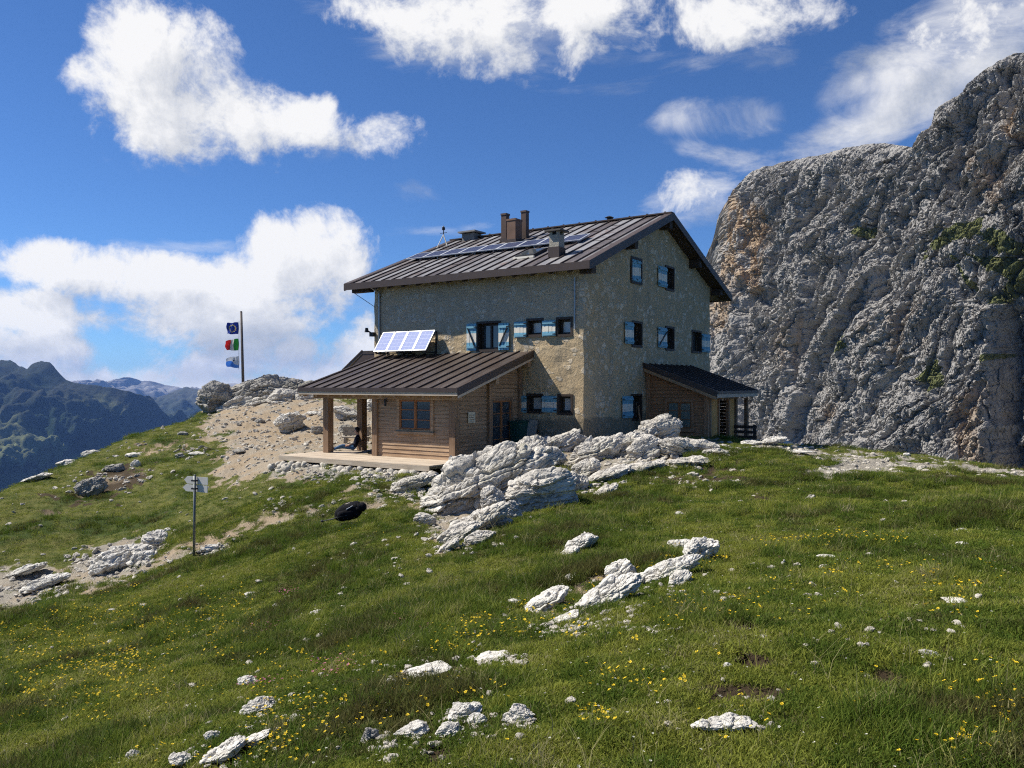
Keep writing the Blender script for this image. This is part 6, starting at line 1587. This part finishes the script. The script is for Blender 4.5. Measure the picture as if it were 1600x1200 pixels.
def build_grass():
    tp = [tuft(i, 34, .095, .016, .048, .0058, 1.1) for i in range(6)] + [tuft(20+i, 46, .10, .05, .13, .006, 1.0) for i in range(4)] + [tuft(40+i, 26, .12, .012, .032, .010, 1.3) for i in range(3)]
    tp += [tuft(60+i, 3, .05, .16, .30, .0035, 1.5) for i in range(3)]
    X = []; 
    for n, a, b, pw in ((60000, 2.6, 11, .9), (95000, 8, 26, 1.25), (60000, 20, 62, 1.4)):
        X.append(ground_points(n, a, b, power=pw))
    x = np.concatenate([q[0] for q in X]); y = np.concatenate([q[1] for q in X]); r = np.concatenate([q[2] for q in X])
    ok = (r < ridge_r(np.arctan2(x, y))+4) & not_on_rock(x, y); x, y, r = x[ok], y[ok], r[ok]
    z = terrain_z(x, y); dirt, tone = paths(x, y, z)
    keep = _rs.rand(len(x)) > sst(dirt, .12, .52); x, y, z, r = x[keep], y[keep], z[keep], r[keep]
    lush = sst(fbm(x*.45+9, y*.45, 0*x+5, 3), .05, .5); px, py = pxpy(x, y, z)
    for cx, cy_, rx, ry in ((1000, 790, 60, 28), (530, 890, 70, 28), (390, 1000, 70, 28), (700, 945, 90, 30), (820, 850, 90, 30), (900, 830, 60, 30), (1090, 970, 90, 30), (1560, 790, 90, 30), (540, 1000, 60, 40), (280, 830, 40, 14), (1270, 800, 80, 14), (650, 1000, 60, 30), (1010, 735, 90, 16)):
        lush = np.maximum(lush, .95*np.exp(-((px-cx)/rx)**2-((py-cy_)/ry)**2))
    n = len(x); rnd = _rs.rand(n)
    pick = np.where(rnd < .25+.55*lush, np.where(_rs.rand(n) < .02+.55*lush**2, 6+_rs.randint(0, 4, n), _rs.randint(0, 6, n)), np.where(_rs.rand(n) < .6, _rs.randint(0, 6, n), 10+_rs.randint(0, 3, n)))
    pick = np.where(_rs.rand(n) < .012, 13+_rs.randint(0, 3, n), pick)
    dry = .8*fbm(x*.5+3, y*.5, 0*x+8, 3)+.8*fbm(x*2.4+3, y*2.4, 0*x+8, 3)
    tn = np.clip(.46+1.25*dry-.50*lush+_rs.normal(0, .2, n), -.6, 1.1); tn = np.where(_rs.rand(n) < .04+.22*sst(dry, .15, .6), 1.3+.7*_rs.rand(n), tn)
    tn = np.where(pick >= 13, 1.4+.6*_rs.rand(n), tn)
    sc = (.75+.5*_rs.rand(n))*np.interp(r, [3, 8, 20, 50], [.80, 1.0, 1.45, 2.2]); sz = sc*(.8+.35*_rs.rand(n))*(1+.25*lush)*np.interp(r, [3, 20, 50], [1, .85, .6])
    rot = np.stack([_rs.normal(0, .10, n), _rs.normal(0, .10, n), _rs.uniform(0, 6.28, n)], -1)
    scatter('grass', tp, np.stack([x, y, z-.006], -1), rot, np.stack([sc, sc, sz], -1), pick, tn, [grass_mat()])
build_grass()
def build_gravel():
    tp = []
    for i in range(6):
        V, Fq = rock_shape(9, (.05, .04, .026), 400+i); tp.append((V.tolist(), [tuple(f) for f in Fq.tolist()], [0]*len(Fq)))
    x, y, r = ground_points(90000, 3, 58, power=1.35); z = terrain_z(x, y); dirt, tone = paths(x, y, z)
    p = sst(dirt, .25, .7)*np.where(tone > 1.3, .06, np.where(tone > .55, .12, .26))+ .018
    ok = (_rs.rand(len(x)) < p) & not_on_rock(x, y) & (r < ridge_r(np.arctan2(x, y))+1); x, y, z, r = x[ok], y[ok], z[ok], r[ok]; n = len(x)
    sc = np.exp(_rs.normal(-.1, .55, n))*np.interp(r, [3, 10, 50], [.45, .8, 1.7])
    CH = [(1010,720,70,22,160,1.6),(1080,712,50,14,120,1.5),(930,755,60,18,90,1.3),(1120,705,50,8,60,1.3),(1100,755,60,8,40,.9),(930,965,100,30,70,.7),(890,985,60,12,60,.8),(1050,930,70,20,36,.7),(1000,985,70,6,34,.6),(690,1050,100,16,60,.55),(780,1035,60,8,50,.7),
          (735,1140,60,26,40,.42),(650,1165,40,18,18,.36),(820,1135,30,14,26,.5),(1140,1142,70,8,40,.5),(930,1112,40,8,30,.5),(385,1150,50,40,36,.42),(340,1185,60,18,30,.4),(170,880,70,22,160,1.6),(60,920,70,20,120,1.5),(330,858,30,10,50,1.2),(240,855,24,10,30,1.2),
          (720,840,70,26,130,1.2),(640,770,60,14,110,1.3),(560,745,110,10,160,1.4),(470,790,100,14,70,1.0),(180,745,60,12,50,1.3),(300,705,60,8,40,1.4),(600,1170,20,16,20,.5),(1460,1025,20,8,16,.6),(1230,700,60,5,50,1.6),(480,1050,300,110,60,.7),(1250,950,320,120,60,.6),(600,880,200,60,60,.9)]
    a = np.concatenate([_rs.normal(c[0], c[2]*.5, c[4]) for c in CH]); b = np.concatenate([_rs.normal(c[1], c[3]*.5, c[4]) for c in CH]); q = np.concatenate([np.full(c[4], c[5]) for c in CH])
    P = np.array([tuple(hit(u, v)) for u, v in zip(a, b)]); okp = (P[:, 1] > 2.5) & not_on_rock(P[:, 0], P[:, 1]); P = P[okp]; q = q[okp]
    x = np.concatenate([x, P[:, 0]]); y = np.concatenate([y, P[:, 1]]); z = np.concatenate([z, terrain_z(P[:, 0], P[:, 1])+.012]); sc = np.concatenate([sc, q*np.exp(_rs.normal(0, .5, len(q)))]); sc = np.minimum(sc, np.interp(np.hypot(x, y), [3, 6, 12, 20, 40], [.55, .8, 1.3, 2.4, 3.5])); n = len(x)
    scatter('gravel', tp, np.stack([x, y, z], -1), np.stack([_rs.normal(0, .3, n), _rs.normal(0, .3, n), _rs.uniform(0, 6.28, n)], -1), np.stack([sc, sc, sc], -1), _rs.randint(0, 6, n), _rs.rand(n), [LIME_S])
build_gravel()
def flower(seed, n, h, pr, petals=5, spread=.05):
    rng = random.Random(seed); V = []; Fs = []; M = []
    for i in range(n):
        cx, cy_ = rng.gauss(0, spread), rng.gauss(0, spread); hh = h*rng.uniform(.7, 1.2); tx, ty = rng.gauss(0, .35), rng.gauss(-.15, .35)
        k = len(V); V += [(cx-.0015, cy_, 0), (cx+.0015, cy_, 0), (cx+.001, cy_, hh)]; Fs.append((k, k+1, k+2)); M.append(1)
        for q in range(petals):
            a = 2*math.pi*q/petals+rng.random()*.3; r1 = pr*rng.uniform(.85, 1.1); k = len(V)
            for rr, da, up in ((.12, 0, 0), (.75, -.48, .25), (1.0, 0, .32), (.75, .48, .25)):
                X, Y = math.cos(a+da)*rr*r1, math.sin(a+da)*rr*r1; V.append((cx+X, cy_+Y, hh+up*r1+X*tx+Y*ty))
            Fs.append((k, k+1, k+2, k+3)); M.append(0)
    return V, Fs, M
def petal(name, c):
    k = Mat(name, .7, .2); k.color(k.mix(k.rnd(), c, tuple(min(1, 1.2*q+.01) for q in c)))
    tr = k.N.new('ShaderNodeBsdfTranslucent'); tr.inputs[0].default_value = (*c, 1); mx = k.N.new('ShaderNodeMixShader'); mx.inputs[0].default_value = .3
    k.L.new(k.b.outputs[0], mx.inputs[1]); k.L.new(tr.outputs[0], mx.inputs[2]); k.L.new(mx.outputs[0], k.N['Material Output'].inputs[0]); return k.m
STEM = simple('stem', (.05, .08, .02), .8)
YC = [(470,1125,80,40,46),(430,1180,60,22,30),(560,1110,60,40,14),(400,1120,40,20,8),(150,1040,90,26,80),(200,1080,120,60,60),(120,960,120,40,60),(60,1040,80,60,60),(330,960,90,40,50),(420,1050,90,50,30),(50,1095,50,30,20),(290,985,110,34,60),(230,960,120,40,44),(110,1010,120,40,40),(340,1000,70,30,30),(700,1010,60,22,26),(780,985,70,18,22),(845,955,60,18,22),(950,925,50,26,26),(1080,960,60,22,30),(1020,890,50,16,20),
      (1100,880,40,20,20),(1260,853,75,5,40),(1310,848,50,6,16),(1370,850,60,10,18),(1420,890,60,14,14),(1500,920,60,30,18),(1550,1130,60,40,24),(1500,1180,70,25,16),(1560,1060,50,30,8),(1300,905,120,16,14),(1270,930,100,40,12),(950,1070,60,40,10),(1130,955,60,14,14),(930,1130,20,14,8),(1000,1080,60,30,7),(700,1080,60,22,8),(620,1080,60,30,8),(550,830,40,15,4),(1480,960,100,30,8),(880,1000,60,30,6),(280,1190,60,20,10),(560,1000,120,50,10),(800,1100,200,60,10),(1250,1080,250,80,12)]
def build_flowers():
    X = []; Y = []; 
    for cx, cy_, rx, ry, n in YC:
        X.append(_rs.normal(cx, rx*.55, n)); Y.append(_rs.normal(cy_, ry*.6, n))
    X = np.concatenate(X); Y = np.concatenate(Y); X = np.clip(X, -60, 1660); Y = np.clip(Y, 700, 1230)
    pts = np.array([tuple(hit(a, b)) for a, b in zip(X, Y)]); n = len(pts); pts[:, 2] = terrain_z(pts[:, 0], pts[:, 1])
    tp = [flower(i, 1+i % 4, .075, .011) for i in range(6)]
    sc = np.interp(pts[:, 1], [3, 6, 12, 20], [.85, 1.0, 1.25, 1.5])*(.8+.4*_rs.rand(n))
    scatter('yellow_flowers', tp, pts, np.stack([0*sc, 0*sc, _rs.uniform(0, 6.28, n)], -1), np.stack([sc, sc, sc], -1), _rs.randint(0, 6, n), _rs.rand(n), [petal('yellow_petals', (.85, .58, .025)), STEM])
    x, y, r = ground_points(1500, 3.2, 24, power=.8); z = terrain_z(x, y); d, t = paths(x, y, z); ok = (d < .3) & not_on_rock(x, y); x, y, z = x[ok], y[ok], z[ok]; n = len(x)
    sc = .5+.4*_rs.rand(n)
    scatter('white_flowers', [flower(60+i, 1, .07, .010) for i in range(4)], np.stack([x, y, z], -1), np.stack([0*sc, 0*sc, _rs.uniform(0, 6.28, n)], -1), np.stack([sc, sc, sc], -1), _rs.randint(0, 4, n), sc, [petal('white_petals', (.66, .64, .55)), STEM])
    PINK = petal('pink_petals', (.62, .20, .32))
    for i, (px, py, rr, n, lab) in enumerate([(457, 928, .10, 40, 'bright pink flower clump highest on the slope'), (418, 988, .12, 36, 'dusky pink flower clump left of the upper slope'), (520, 1052, .16, 44, 'loose band of pink flowers in the near meadow'), (410, 1075, .09, 20, 'small faded pink flower clump above the round pale rock'), (668, 990, .06, 10, 'few pale pink flowers below the tall grass'), (642, 972, .12, 30, 'reddish flower clump beside the tall grass')]):
        V, Fs, M = flower(100+i, n, .07, .013, 5, rr); o = MB(); o.v = V; o.f = Fs; o.m = M
        p = hit(px, py); ob = o.build('flower_clump', [PINK, STEM]); ob.location = p; tag(ob, lab, 'flowers', 'clumps of pink flowers')
build_flowers()

# ---------------------------------------------------------------- air: one even volume round the camera and everything built
def haze():
    mb = MB(); mb.box(-16000, 16000, -2000, 11600, -1400, 300)
    k = bpy.data.materials.new('haze'); k.use_nodes = True; nt = k.node_tree; nt.nodes.clear()
    out = nt.nodes.new('ShaderNodeOutputMaterial'); v = nt.nodes.new('ShaderNodeVolumePrincipled')
    v.inputs['Color'].default_value = (.23, .45, 1.0, 1); v.inputs['Density'].default_value = 4.0e-5; v.inputs['Anisotropy'].default_value = .1
    nt.links.new(v.outputs[0], out.inputs['Volume'])
    o = mb.build('haze', [k]); tag(o, kind='stuff')
HAZE = True
if HAZE: haze()
